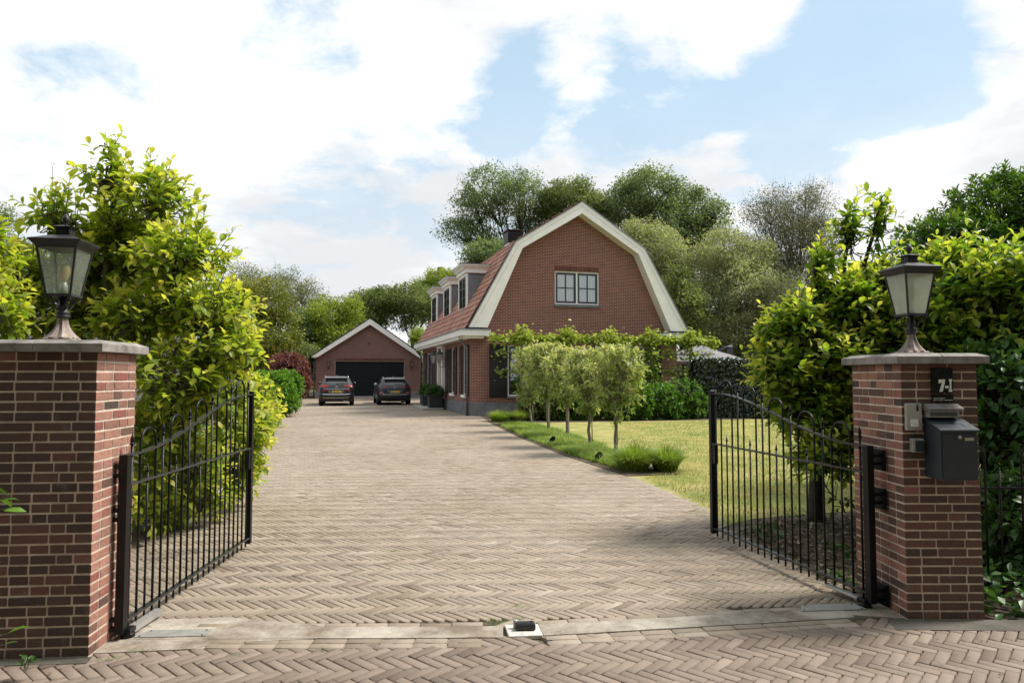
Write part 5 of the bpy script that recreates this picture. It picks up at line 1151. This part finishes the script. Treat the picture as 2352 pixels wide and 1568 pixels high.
leafy_shrub('magnolia_shrub', 'low golden magnolia shrub hugging the drive just past the left gate', 'shrub', [LB(585, 930, 8.6, 40, 55, .35), LB(560, 1000, 8.2, 55, 55, .4), LB(610, 970, 9.2, 32, 28, .3), LB(545, 1075, 8.4, 45, 60, .4)], (-3.75, 8.6, 0), 330, .122, .48, LM_mag, M_barkg, None, 9, .26, .5, .4, 'near', .004, .016, .1, .7)
leafy_shrub('magnolia_tree', 'yellow leaved shrub cut by the left edge behind the lantern', 'shrub', [LB(-70, 590, 6.2, 90, 70, .4), LB(-90, 700, 6.2, 110, 90, .5), LB(-20, 720, 6.0, 55, 60, .3)], (-5.6, 6.3, 0), 300, .122, .5, LM_mag, M_barkg, None, 9, .28, .6, .42, 'near', .004, .025, .2, .8)
# magnolia right, behind the gate leaf
leafy_shrub('magnolia_tree', 'green magnolia bush with yellow tips beside the mailbox pillar and lawn', 'tree',
    [LB(1830, 760, 7.3, 95, 70, .5), LB(1930, 700, 7.4, 84, 66, .5), LB(2010, 670, 7.6, 80, 66, .45), LB(1790, 850, 7.2, 62, 70, .45), LB(1900, 850, 7.3, 130, 90, .7), LB(2030, 790, 7.4, 130, 110, .7), LB(1850, 940, 7.2, 95, 70, .55), LB(1930, 1000, 7.2, 70, 70, .5), LB(1880, 1060, 7.0, 80, 60, .4), LB(1950, 560, 7.5, 16, 100, .10), LB(2018, 530, 7.6, 18, 105, .10), LB(1880, 620, 7.4, 35, 55, .25)],
    (3.42, 7.75, 0), 1300, .124, .54, LM_mag2, M_barkd, None, 9, .32, .55, .34, 'near', .004, .052, .35, .70, .12, .75, inset=.09)
leafy_shrub('magnolia_tree', 'green and yellow magnolia behind the right lantern, reaching the right edge', 'tree',
    [LB(2230, 700, 6.6, 110, 75, .45), LB(2310, 650, 6.4, 60, 80, .4), LB(2170, 640, 7.0, 70, 60, .4), LB(2350, 760, 6.4, 90, 100, .5), LB(2200, 790, 6.8, 90, 70, .5)], (4.6, 7.0, 0), 560, .134, .5, LM_mag2, M_barkd, None, 9, .32, .65, .42, 'near', .004, .03, .35, .62, .12, .75)
# shaded shrub on the right edge, beyond the fence
leafy_shrub('evergreen_shrub', 'dark glossy evergreen shrub in shade along the right edge', 'shrub', [LB(2300, 900, 6.0, 70, 90, .45), LB(2350, 1020, 6.0, 80, 100, .5), LB(2330, 1180, 5.6, 50, 80, .4), LB(2400, 1280, 5.6, 80, 110, .4), LB(2290, 1340, 6.0, 60, 60, .3)], (4.7, 6.2, 0), 520, .125, .44, LM_shade, M_barkd, None, 8, .3, .5, .4, 'near', .004, .025, .1, .4)
leafy_shrub('evergreen_shrub', 'dense dark shrub filling the gap behind the iron fence', 'shrub', [((4.1, 7.2, .75), (.8, .6, .8)), ((5.2, 7.2, 1.2), (.9, .7, 1.2)), ((4.9, 8.0, 1.9), (1.2, .7, 1.0)), ((4.3, 6.1, .35), (.7, .4, .35)), ((6.1, 6.6, 1.4), (.8, .8, 1.4))], (4.8, 7.5, 0), 900, .115, .45, LM_shade, M_barkd, None, 9, .26, .5, .35, 'near', .004, .03, .1, .3)
# tall laurel at the upper right
leafy_shrub('laurel_tree', 'tall dark green laurel filling the upper right corner', 'tree',
    [LB(2300, 520, 10.2, 130, 120, 1.1), LB(2180, 570, 10.0, 110, 70, .9), LB(2390, 600, 9.8, 120, 200, 1.2), LB(2260, 660, 9.8, 150, 110, 1.0), LB(2200, 780, 9.6, 150, 110, .9), LB(2350, 850, 9.6, 130, 160, 1.0), LB(2160, 920, 9.5, 120, 110, .8)], (7.2, 10.4, 0), 2500, .135, .30, LM_laurel, M_barkd, None, 12, .24, .75, .6, 'mid', .005, .05, .3, .62)
def sprig(label, base_, tips, n, L, lm):
    root = thing('leaf_sprig', label, 'plant sprig'); tb = Tubes(5); Ps, Ds = [], []
    for tp in tips:
        c = curve(base_, tp, .03, 7, .004); tb.add(c, np.linspace(.004, .0015, 7))
        for k in range(n): f = .45+.55*(k+1)/n; p = np.array(base_)+(np.array(tp)-np.array(base_))*f; Ps.append(p); a = 2.4*k; Ds.append(np.array([math.cos(a)*.8, math.sin(a)*.8, .25*RNG.normal()])+nrm(np.array(tp)-np.array(base_))*.7)
    tb.build('stem', M_barkg, root); Ps, Ds = np.array(Ps), np.array(Ds); m = len(Ps)
    leaves('leaves', Ps, Ds, np.array([0, 0, 1.])+RNG.normal(0, .3, (m, 3)), L*(.7+.5*RNG.random(m)), L*.5*(.8+.4*RNG.random(m)), np.clip(RNG.normal(.55, .15, m), 0, 1), lm, root, 'near'); return root
sprig('green leaf sprig poking in at the left edge against the pillar, half way up', (-3.05, 3.62, .78), [tuple(at(20, 1140, 3.6)), tuple(at(28, 1165, 3.58))], 5, .085, LM_green)
sprig('green leaf sprig at the left edge near the foot of the pillar', (-3.0, 3.6, .12), [tuple(at(15, 1455, 3.62)), tuple(at(8, 1480, 3.6))], 4, .09, LM_green)
sprig('small lobed weed at the pillar foot on the kerb', tuple(at(60, 1540, 3.7)), [tuple(at(58, 1512, 3.72)), tuple(at(72, 1518, 3.72)), tuple(at(52, 1525, 3.7))], 3, .05, LM_shade)
# ------------------------------------------------------------------ left border
def bush(name, label, cat, lobes, n, L, lm, group=None, kind='mid', trunk=None, per=8, bark=None, zb=.2, rmin=.6, slen=.16, tip=.6, up=.6, Wr=.5):
    c0 = np.array([l[0] for l in lobes]).mean(0); t = trunk or (c0[0], c0[1], 0)
    return leafy_shrub(name, label, cat, lobes, t, n, L, Wr, lm, bark or M_barkd, group, per, slen, up, rmin, kind, .005, .02, zb, tip)
bush('green_shrub', 'rounded bright green shrub bordering the drive before the red one', 'shrub', [LB(625, 905, 27, 48, 48, 1.2), LB(655, 890, 28.5, 38, 36, 1.0), LB(600, 895, 27, 40, 40, 1.0), LB(650, 925, 27, 34, 26, .8)], 1500, .15, LM_green, Wr=.55, slen=.24)
bush('golden_shrub', 'small golden yellow shrub in front of the bright green one', 'shrub', [LB(600, 945, 18.5, 30, 38, .6), LB(615, 965, 18.2, 22, 26, .45), LB(585, 925, 19, 26, 36, .5)], 620, .10, LM_yel, slen=.2)
bush('green_shrub', 'small pale clipped mound at the foot of the green shrub', 'shrub', [LB(628, 962, 21.5, 14, 22, .35)], 200, .07, LM_fresh)
bush('red_shrub', 'dark red leaved shrub beyond the bright green one', 'shrub', [LB(665, 855, 40, 42, 44, 1.4), LB(690, 880, 40, 22, 34, 1.0), LB(645, 850, 41, 30, 34, 1.0)], 1300, .17, LM_red, slen=.28, Wr=.4)
for i, (x, w_) in enumerate(((528, 18), (556, 16), (585, 16), (617, 17))):
    nm = ('first clipped golden conifer column from the left, half hidden by magnolia', 'second clipped golden conifer column from the left', 'third clipped golden conifer column from the left', 'clipped golden conifer column nearest the red shrub')[i]
    root = thing('clipped_conifer', nm, 'clipped tree', (0, 0, 0), 0, 'clipped conifer columns'); c = at(x, 862, 44.0); hw = px(w_, 44); top = at(x, 806, 44)[2]
    n = 5200; q = RNG.random((n, 3)); s = RNG.integers(0, 4, n); a = RNG.uniform(-1, 1, n); sx = np.where(s == 0, -1, np.where(s == 1, 1, a)); sy = np.where(s == 2, -1, np.where(s == 3, 1, a)); zz = .1+(top-.1)*np.where(RNG.random(n) < .15, 1, RNG.random(n)); ii = (zz > top-.01); sx[ii] = RNG.uniform(-1, 1, ii.sum()); sy[ii] = RNG.uniform(-1, 1, ii.sum())
    P = np.c_[c[0]+sx*hw*(1+.05*RNG.normal(size=n)), c[1]+sy*hw, zz+.06*RNG.normal(size=n)]
    leaves('crown', P, np.c_[.3*sx+.3*RNG.normal(size=n), .3*sy+.3*RNG.normal(size=n), .8+.3*RNG.random(n)], RNG.normal(size=(n, 3)), .20+.14*RNG.random(n), .05+.04*RNG.random(n), np.clip(.5+.3*np.sin(sx*9+sy*7)+.2*RNG.normal(size=n), 0, 1), LM_gold, root, 'mid')
    tb = Tubes(6); tb.add(curve((c[0], c[1], 0), (c[0], c[1], top*.9)), np.linspace(.09, .03, 6)); tb.add(curve((c[0], c[1], .3), (c[0]+.1, c[1], top*.7)), .04); tb.build('trunk', M_barkd, root)
# ------------------------------------------------------------------ pleached row beside the drive
tops = [(1220, 975, 800, 926, 42), (1258, 990, 788, 916, 54), (1302, 1003, 800, 928, 52), (1355, 1025, 802, 944, 58), (1413, 1042, 794, 962, 68)]
names = ['farthest and smallest slim tree of the row in the grass border', 'second slim tree from the house in the grass border row', 'middle slim tree of the five in the grass border row', 'fourth slim tree from the house in the grass border row', 'nearest and largest slim tree of the grass border row']
for (x, yb, yt, yc, hw), nm in zip(tops, names):
    g_ = gnd(x, yb); Y = g_[1]; zt = at(x, yt, Y)[2]; zc = at(x, yc, Y)[2]; w_ = px(hw*.86, Y)
    root = thing('pleached_tree', 'bushy crowned '+nm, 'tree', (0, 0, 0), 0, 'slim trees along the drive'); dx, dy = .20, -.98
    tb = Tubes(7); lean = RNG.normal(0, .03); hubz = zc+.12; tb.add(curve((g_[0], Y, -.02), (g_[0]+lean, Y, hubz), 0, 6, .008), np.linspace(.042, .034, 6)); n = 380
    fork = np.array([g_[0]+lean, Y, hubz-.06]); ends = []
    for k in range(9):
        a = 2*math.pi*k/9+RNG.random(); e = fork+np.array([math.cos(a)*w_*.65, math.sin(a)*.45, (zt-hubz)*(.45+.5*RNG.random())]); ends.append(e); tb.add(curve(fork, e, .08, 6, .02), np.linspace(.016, .006, 6))
    ends = np.array(ends); u = RNG.uniform(-1, 1, n); v = RNG.uniform(-1, 1, n); h = RNG.random(n)**.75
    z = zc-.06+(zt-zc+.06)*h; bulge = np.minimum(1, .30+1.55*h)*(1-.45*np.clip((h-.82)/.18, 0, 1)**2)*(1+.18*np.sin(u*5+v*7+h*9+yb))*1.06; P = np.c_[g_[0]+lean+u*w_*bulge+RNG.normal(0, .03, n), Y+v*.40*bulge, z]
    lump = .5+.5*np.sin(P[:, 0]*9+1.3*P[:, 2]*7)*np.sin(P[:, 1]*8+P[:, 2]*6); low = np.clip(1.25-1.6*h, 0, 1)*np.abs(np.hypot(u, v)); P = P[(RNG.random(n) < .25+.75*lump) & (RNG.random(n) > .55*low)]; n = len(P)
    tw = Tubes(4)
    for i in range(n): e = ends[np.argmin(((ends-P[i])**2).sum(1))]; tw.add(curve(fork+(e-fork)*.6, P[i]+np.array([0, 0, .02]), .06, 4), np.linspace(.005, .002, 4))
    tb.build('trunk', M_barkg, root); tw.build('twigs', M_barkg, root)
    k = 11; si = np.repeat(np.arange(n), k); m = n*k; a = RNG.random(m)*6.28; d = np.c_[np.cos(a), np.sin(a), -.6+.7*RNG.normal(size=m)]; pos = P[si]+np.c_[np.cos(a), np.sin(a), RNG.normal(size=m)]*.05*RNG.random((m, 1))
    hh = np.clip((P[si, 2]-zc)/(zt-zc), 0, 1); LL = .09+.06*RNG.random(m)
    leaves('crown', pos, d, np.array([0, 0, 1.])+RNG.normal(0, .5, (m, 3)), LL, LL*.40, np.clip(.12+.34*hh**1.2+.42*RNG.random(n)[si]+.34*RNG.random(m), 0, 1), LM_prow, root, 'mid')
    c = MB()
    c.tube([(g_[0]+.06, Y+.04, 0), (g_[0]+.05, Y+.04, hubz*.95)], .012, 6); c.build('stake', mat('bamboo stake', (.22, .16, .08), .7, 0, .2, 10), root)
# ------------------------------------------------------------------ trained limes against the gable
for i, (x, nm) in enumerate(((1200, 'trained lime tree nearest the house corner, before the left shutter'), (1302, 'second trained lime tree from the house corner'), (1398, 'middle trained lime tree before the gable, mostly hidden'), (1497, 'trained lime tree before the right hand shutter'), (1587, 'trained lime tree at the far right, past the gable end'))):
    q = None
    Pl = Vector(hp(0, -1.5, 0)); n_ = Vector((math.sin(-HR)*-1, 0, 0))
    r = ray(x, 862); dv = np.array([-math.sin(HR), math.cos(HR), 0]); o = np.array([0, 0, CH]); t = np.dot(np.array(Pl)-o, dv)/np.dot(r, dv); c = o+r*t; du = np.array([math.cos(HR), math.sin(HR), 0])
    root = thing('trained_lime_tree', nm, 'tree', (0, 0, 0), 0, 'lime trees trained flat before the gable'); tb = Tubes(7)
    tb.add(curve((c[0], c[1], -.02), (c[0], c[1], 3.12), 0, 7, .012), np.linspace(.085, .07, 7)); P, D, S = [], [], []
    arm = 1.02 if i not in (0, 4) else 1.15
    for z, dens in ((3.02, 1.0), (2.52, .26), (1.80, .24)):
        for s in (-1, 1):
            e = c+du*s*arm; tb.add(curve((c[0], c[1], z-.04), (e[0], e[1], z), 0, 7, .014), np.linspace(.034, .018, 7))
            m = int(230*dens*(1.0 if not (i == 1 and z < 3) else .5)); f = np.clip(RNG.choice([.30, .62, .95], m)+.09*RNG.normal(size=m), .05, 1.08) if dens == 1 else RNG.random(m); f = np.where(RNG.random(m) < .2, RNG.random(m), f); knob = .08+.06*np.sin(f*13+i*2+z)**2; P.append(c+du[None]*(s*arm*f)[:, None]+np.c_[np.zeros(m), np.zeros(m), np.full(m, z)]*1.0-np.array([0, 0, c[2]])+RNG.normal(0, 1, (m, 3))*knob[:, None]*np.array([.8, .9, .9 if dens == 1 else 1.2])+np.array([0, 0, .03 if dens == 1 else -.04]))
        m = int(230*dens); P.append(np.array([c[0], c[1], z])+RNG.normal(0, .15, (m, 3))*np.array([1.3, 1, .9])+np.array([0, 0, .06]))
    if i == 3: P.append(np.c_[RNG.normal(0, .22, 420)+c[0], RNG.normal(0, .15, 420)+c[1], RNG.uniform(1.2, 2.6, 420)])
    m = 200; P.append(np.array([c[0], c[1], 3.22])+RNG.normal(0, .17, (m, 3)))
    P = np.concatenate(P); P[:, 2] = np.where(P[:, 2] < .1, 1.0, P[:, 2]); m = len(P); tb.build('trunk', M_barkg, root); a = RNG.random(m)*6.28
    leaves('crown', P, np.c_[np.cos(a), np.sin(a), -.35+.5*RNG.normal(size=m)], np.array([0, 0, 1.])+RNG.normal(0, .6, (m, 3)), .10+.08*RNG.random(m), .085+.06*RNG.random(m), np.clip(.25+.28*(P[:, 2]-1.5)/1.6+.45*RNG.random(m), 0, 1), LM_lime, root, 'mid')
# shrubs under the gable
for i, (x, y, Y, rx, ry, lm, nm) in enumerate(((1240, 925, 25.2, 46, 44, LM_mid, 'loose green shrub at the left end of the bed under the gable'), (1310, 920, 25.2, 44, 48, LM_green, 'dark leafy shrub second from the left under the gable'), (1380, 915, 25.3, 46, 52, LM_green, 'leafy shrub behind the row of slim trees, middle of the bed'), (1455, 920, 25.3, 44, 50, LM_green, 'leafy shrub left of the two round ones under the gable'), (1520, 925, 25.6, 46, 44, LM_green, 'rounded fine leaved green shrub, lower one of the right hand pair'), (1568, 918, 26.0, 54, 50, LM_green, 'largest rounded fine leaved shrub at the right end of the bed'))):
    bush('green_shrub', nm, 'shrub', [LB(x, y, Y, rx, ry, .75), LB(x-rx*.4, y+12, Y, rx*.7, ry*.7, .7), LB(x+rx*.45, y+14, Y, rx*.65, ry*.65, .7)], 720, .13 if i < 4 else .10, lm, 'shrubs in the bed under the gable', slen=.2)
bush('purple_shrub', 'small dark purple shrub between the round shrubs and the ivy hedge', 'shrub', [LB(1612, 905, 27.5, 28, 52, .6)], 260, .12, LM_red, slen=.2)
# ivy hedge
root = thing('ivy_hedge', 'dark clipped ivy hedge closing the lawn on the right', 'hedge'); hx0, hx1, hy0, hy1, hz = 7.15, 13.2, 26.2, 27.3, 2.18
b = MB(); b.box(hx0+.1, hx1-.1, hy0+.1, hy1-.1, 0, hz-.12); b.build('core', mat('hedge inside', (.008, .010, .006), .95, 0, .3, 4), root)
n = 17000; s = RNG.random(n); P = np.c_[RNG.uniform(hx0, hx1, n), np.where(s < .62, hy0, RNG.uniform(hy0, hy1, n)), np.where(s < .62, RNG.uniform(.05, hz, n), hz)]; k = s > .9; P[k] = np.c_[np.where(RNG.random(k.sum()) < .7, hx0, hx1), RNG.uniform(hy0, hy1, k.sum()), RNG.uniform(.05, hz, k.sum())]
P += RNG.normal(0, .045, (n, 3)); P[:, 2] -= .10*(1-np.cos((P[:, 0]-hx0)*1.1))*.3; nn = np.where((s < .62)[:, None], np.array([0, -1., .3]), np.array([0, -.1, 1.])); a = RNG.normal(0, 1, (n, 3))
leaves('foliage', P, nrm(np.c_[a[:, 0], a[:, 1]*.4, -.5+a[:, 2]*.6]), nn+RNG.normal(0, .45, (n, 3)), .10+.07*RNG.random(n), .09+.06*RNG.random(n), np.clip(RNG.normal(.45, .25, n), 0, 1), LM_ivy, root, 'mid')
# parasol and neighbour roofs seen over the hedge
root = thing('garden_parasol', 'grey canopy with dark angled arm rising behind the ivy hedge', 'parasol', tuple(at(1678, 862, 33.5)*np.array([1, 1, 0])))
M_arm = mat('dark parasol frame', (.05, .055, .065), .5, .2, .1, 5)
b = MB(); b.cbox((0, 0, 1.52), (.22, .22, 3.04), bev=.02); b.build('mast', M_arm, root)
b = MB(); b.tube([(.1, 0, 3.05), (-.20, 0, 3.0), (-.85, 0, 2.62)], .075, 6); b.build('arm', M_arm, root)
b = MB(); cx = -1.2; n = 8; rr = 2.35; vs = [(cx-.3, .6, 3.22)]+[(cx+rr*math.cos(2*math.pi*k/n+.2), .6+rr*math.sin(2*math.pi*k/n+.2), 2.30) for k in range(n)]+[(cx+rr*math.cos(2*math.pi*k/n+.2), .6+rr*math.sin(2*math.pi*k/n+.2), 2.16) for k in range(n)]
b.add(vs, [(0, 1+k, 1+(k+1) % n) for k in range(n)]+[(1+k, 1+n+k, 1+n+(k+1) % n, 1+(k+1) % n) for k in range(n)]); b.build('canopy', M_fabric, root)
root = thing('flat_block', 'pale flat roofed apartment block far behind the dormers', 'apartment block', tuple(at(1040, 862, 150)*np.array([1, 1, 0])), R(-14))
b = MB(); b.box(-5.8, 30, 0, 16, 0, 24.2); b.build('wall', M_flat, root)
b = MB(); b.box(-6, 30.2, -.2, 16.2, 24.25, 24.75); b.build('roof_edge', mat('roof edge', (.30, .29, .27), .8, 0, .1, 2), root)
b = MB(); b.box(.5, 6.5, 3, 8, 24.8, 27.0); b.box(1.4, 3, 2.9, 3, 25.3, 26.4); b.build('plant_room', mat('plant room', (.13, .135, .14), .8, 0, .1, 2), root)
b = MB(); b.box(-4.9, -3.6, 3, 4.4, 24.8, 25.7); b.frus(.75, 25.7, .55, 26.2, c=(-4.25, 3.7)); b.build('chimney', M_black, root)
b = MB()
for k in range(7):
    for z in range(8): b.box(-4.2+k*4.6, -1.4+k*4.6, -.04, .1, 1.2+z*2.9, 2.9+z*2.9)
b.build('window_band', M_cglass, root)
nh = at(95, 862, 24); root = thing('neighbour_house', 'slate roofed house glimpsed through the golden magnolia leaves', 'house', (nh[0], nh[1], 0), R(12))
b = MB(); b.box(-3, 3, 0, 6, 0, 2.9); b.build('wall', mat('neighbour render', (.10, .10, .105), .8, 0, .15, 2), root)
b = MB(); b.prism([(-.4, 2.9), (3.0, 5.4), (6.4, 2.9)], -3.3, 3.3, 'x'); b.build('roof', mat('slate', (.11, .115, .135), .6, 0, .25, 3), root)
b = MB(); b.box(-1.4, .6, -.03, .05, 1.0, 2.3); b.build('window', M_cglass, root)
for x, y, nm in ((1383, 1107, 'low black garden spotlight in the grass nearer the house'), (1497, 1150, 'low black garden spotlight in the grass nearer the gate')):
    sx_, sy_ = (1200+ (632 if x == 1383 else 1035)/3.4846)/1.08844, (800+(1085 if x == 1383 else 1240)/3.4846)/1.08844
    g_ = gnd(sx_, sy_); root = thing('garden_spotlight', nm, 'spotlight', (g_[0], g_[1], 0), R(20), 'garden spotlights')
    b = MB(); b.tube([(0, 0, 0), (0, 0, .10)], .012, 6); b.build('spike', M_black, root)
    b = MB(); b.lathe([(.05, -.08), (.05, .07), (.042, .075)], M=Matrix.Translation((0, 0, .13)) @ Matrix.Rotation(R(60), 4, 'X'), n=14); b.build('head', mat('matt black', (.006, .006, .006), .9, 0, .2, 10, spec=.05), root)
# ------------------------------------------------------------------ trees behind
def T(x, Y): g = at(x, 862, Y); return (g[0], g[1], 0)
far_tree('olive_tree', 'broad olive yellow tree left of the garage behind the clipped conifers', 'tree', [LB(590, 700, 50, 75, 70, 2.4), LB(545, 730, 49, 60, 80, 2.2), LB(640, 760, 50, 45, 60, 1.8), LB(600, 785, 49, 80, 45, 2), LB(500, 720, 50, 60, 70, 2)], T(600, 50), 340, 62, .42, .21, LM_olive, M_barkd, None, .45, .2, .6, 30)
far_tree('bare_tree', 'tall thinly leaved grey tree rising behind the olive one', 'tree', [LB(560, 650, 75, 35, 60, 2.4), LB(650, 660, 74, 42, 66, 2.8), LB(605, 680, 75, 50, 60, 2.6), LB(700, 690, 74, 44, 52, 2.4), LB(730, 705, 76, 30, 34, 1.5)], T(640, 75), 360, 36, .48, .20, LM_grey, M_barkg, None, .2, .24, .5, 60, hang=.2, twigs=160, twig_r=.018)
far_tree('yellow_green_tree', 'fresh yellow green tree just left of the garage roof', 'tree', [LB(755, 735, 60, 52, 48, 2.4), LB(720, 765, 60, 44, 50, 2), LB(800, 720, 61, 30, 36, 1.6), LB(770, 790, 60, 60, 40, 2)], T(755, 60), 260, 62, .46, .22, LM_fresh, M_barkd, None, .45, .2, .6, 24)
far_tree('umbrella_tree', 'flat crowned green tree behind the garage ridge, left of the pair', 'tree', [LB(855, 700, 66, 58, 32, 3), LB(895, 690, 66, 50, 28, 2.6), LB(840, 735, 65, 50, 26, 2)], T(880, 66), 190, 62, .48, .22, LM_mid, M_barkd, 'flat crowned trees behind the garage', .5, .2, .6, 26, fork=.5)
far_tree('umbrella_tree', 'flat crowned green tree between garage roof and dormers', 'tree', [LB(945, 690, 66, 62, 34, 3), LB(985, 715, 65, 44, 36, 2.4), LB(920, 725, 66, 46, 28, 2.2), LB(1000, 690, 68, 40, 30, 2.4)], T(945, 66), 220, 62, .48, .22, LM_mid, M_barkd, 'flat crowned trees behind the garage', .5, .2, .6, 26, fork=.5)
far_tree('slim_tree', 'dark narrow tree in the gap between olive and yellow green trees', 'tree', [LB(688, 770, 58, 22, 66, 1.2), LB(680, 820, 57, 26, 40, 1.2)], T(688, 58), 110, 52, .36, .2, LM_dark, M_barkd, None, .3, .14, .6, 10)
far_tree('hazel_shrub', 'mid green shrub between the red one and the garage wall', 'shrub', [LB(712, 845, 50.5, 20, 48, 1.2), LB(700, 825, 52, 30, 36, 1.3)], T(708, 51), 120, 50, .32, .17, LM_mid, M_barkd, None, .4, .08, .6, 10)
far_tree('young_shrub', 'bright yellow green shrub squeezed between garage roof and house', 'shrub', [LB(957, 775, 56, 12, 26, .8)], T(957, 56), 40, 40, .26, .16, LM_fresh, M_barkd, None, .3, .06, .6, 6)
far_tree('far_tree', 'pale yellow green tree before the distant apartment block', 'tree', [LB(1010, 640, 100, 34, 26, 2.6), LB(975, 660, 100, 26, 22, 2), LB(1045, 650, 100, 26, 26, 2)], T(1005, 100), 150, 46, .55, .30, LM_fresh, M_barkd, None, .4, .3, .6, 16)
# behind the house
far_tree('open_tree', 'open branching dark leaved tree behind the chimney', 'tree', [LB(1130, 440, 52, 70, 55, 2.6), LB(1195, 460, 52, 55, 70, 2.6), LB(1090, 490, 52, 55, 50, 2.4), LB(1055, 530, 52, 48, 36, 2), LB(1140, 560, 52, 75, 50, 2.6), LB(1215, 540, 53, 45, 60, 2)], T(1200, 52), 430, 44, .40, .17, LM_dark, M_barkd, None, .3, .26, .6, 90, fork=.42, twigs=160)
far_tree('dense_tree', 'dense low tree just behind the house roof at the chimney', 'tree', [LB(1120, 595, 47, 55, 36, 2), LB(1165, 600, 48, 50, 45, 2)], T(1130, 48), 150, 66, .4, .19, LM_dark, M_barkd, None, .4, .2, .6, 10)
far_tree('round_tree', 'rounded mid green tree directly behind the roof ridge', 'tree', [LB(1310, 470, 52, 65, 58, 2.8), LB(1370, 495, 52, 45, 55, 2.4), LB(1270, 490, 53, 40, 55, 2.2)], T(1310, 53), 300, 62, .42, .20, LM_mid, M_barkd, None, .45, .3, .6, 26)
far_tree('dense_tree', 'tall dense dark green tree right of the roof ridge', 'tree', [LB(1490, 440, 50, 72, 52, 2.8), LB(1440, 480, 50, 50, 60, 2.5), LB(1580, 490, 51, 62, 60, 2.8), LB(1640, 510, 51, 36, 50, 1.8), LB(1530, 520, 50, 70, 60, 2.8), LB(1595, 570, 51, 50, 60, 2.2)], T(1540, 51), 470, 62, .42, .20, LM_dark, M_barkd, None, .42, .35, .6, 40)
far_tree('willow_tree', 'pale feathery willow close behind the right verge board', 'tree', [LB(1500, 570, 46, 62, 66, 2.4), LB(1550, 620, 46, 45, 80, 2.2), LB(1460, 545, 46, 35, 40, 1.6), LB(1570, 700, 46, 40, 90, 2)], T(1530, 46), 480, 66, .36, .19, LM_willow, M_barkg, 'pale willows', .4, .25, .40, 30, hang=.5, zb=.0)
far_tree('willow_tree', 'broad pale willow right of the house above the ivy hedge', 'tree', [LB(1660, 580, 44, 58, 66, 2.4), LB(1700, 660, 43, 70, 80, 2.8), LB(1630, 690, 44, 60, 80, 2.4), LB(1690, 750, 43, 80, 66, 2.6), LB(1620, 770, 43, 60, 50, 2.2), LB(1730, 600, 44, 50, 60, 2)], T(1700, 44), 680, 66, .36, .19, LM_willow, M_barkg, 'pale willows', .4, .25, .40, 50, hang=.5, zb=.0)
far_tree('willow_tree', 'greener willow low behind the magnolia bush', 'tree', [LB(1790, 690, 41, 60, 80, 2.4), LB(1840, 740, 40, 50, 80, 2), LB(1770, 780, 41, 50, 60, 2)], T(1800, 41), 300, 60, .36, .19, LM_grey, M_barkg, 'pale willows', .4, .2, .3, 40, hang=.4, zb=.0)
far_tree('bare_tree', 'tall thinly leaved brown tree above the right magnolia bush', 'tree', [LB(1760, 490, 45, 55, 66, 2.2), LB(1850, 480, 45, 55, 66, 2.4), LB(1810, 560, 45, 75, 80, 2.8), LB(1890, 560, 45, 45, 70, 2.2), LB(1800, 640, 45, 70, 60, 2.4)], T(1830, 45), 520, 46, .42, .14, LM_brown, M_barkg, None, .15, .18, .42, 90, hang=.25, twigs=420, fork=.3, twig_r=.013)
far_tree('leafy_tree', 'fresh green young tree beside the right verge board', 'tree', [LB(1560, 660, 42, 22, 60, 1), LB(1590, 720, 41, 26, 60, 1.1)], T(1575, 42), 110, 46, .3, .18, LM_mid, M_barkd, None, .3, .12, .6, 12)
far_tree('open_tree', 'dark open tree at the far left edge, above the magnolia', 'tree', [LB(-5, 500, 34, 26, 34, 1), LB(15, 580, 34, 40, 40, 1), LB(55, 585, 34, 22, 30, .8), LB(30, 640, 34, 60, 40, 1.2)], T(10, 34), 130, 26, .26, .15, LM_dark, M_barkd, None, .3, .15, .6, 30, twigs=60)
far_tree('bare_tree', 'small grey tree above the slate roof at far left', 'tree', [LB(70, 600, 40, 40, 30, 1.2)], T(70, 40), 40, 26, .26, .14, LM_grey, M_barkd, None, .3, .1, .6, 16, twigs=40)
# overhead cable
b = MB(); b.tube([tuple(at(800+170*i/10*1.0-60, 681+4*i/10+2*math.sin(math.pi*i/10), 70)) for i in range(11)], .03, 5); tag(b.build('overhead_cable', M_black), 'thin dark overhead cable crossing the trees left of the garage ridge', 'cable')
# presumed street trees, unseen behind the camera, added to shade the street side of the pillars
n = 26000; a = RNG.uniform(-17, 17, n); P = np.c_[a, -5.5+RNG.normal(0, .8, n), 14*RNG.random(n)**.85]
o = leaves('unseen_shade_trees', P, RNG.normal(0, 1, (n, 3)), RNG.normal(0, 1, (n, 3)), .4+.3*RNG.random(n), .3+.2*RNG.random(n), RNG.random(n), LM_dark, None, 'far'); tag(o, kind='stuff')
# far wood closing the horizon
n = 52000; a = RNG.uniform(-75, 85, n); hgt = 6.0+1.6*np.sin(a*.21)+1.0*np.sin(a*.53+1); zz = hgt*RNG.random(n)**.7; P = np.c_[a, 92+RNG.normal(0, 3, n)-abs(a)*.15, zz]
o = leaves('far_wood', P, RNG.normal(0, 1, (n, 3)), np.array([0, 0, 1.])+RNG.normal(0, .8, (n, 3)), .5+.4*RNG.random(n), .35+.3*RNG.random(n), np.clip(.5+.3*np.sin(a*.9)+.25*RNG.normal(size=n), 0, 1), LM_mid, None, 'far'); tag(o, kind='stuff')
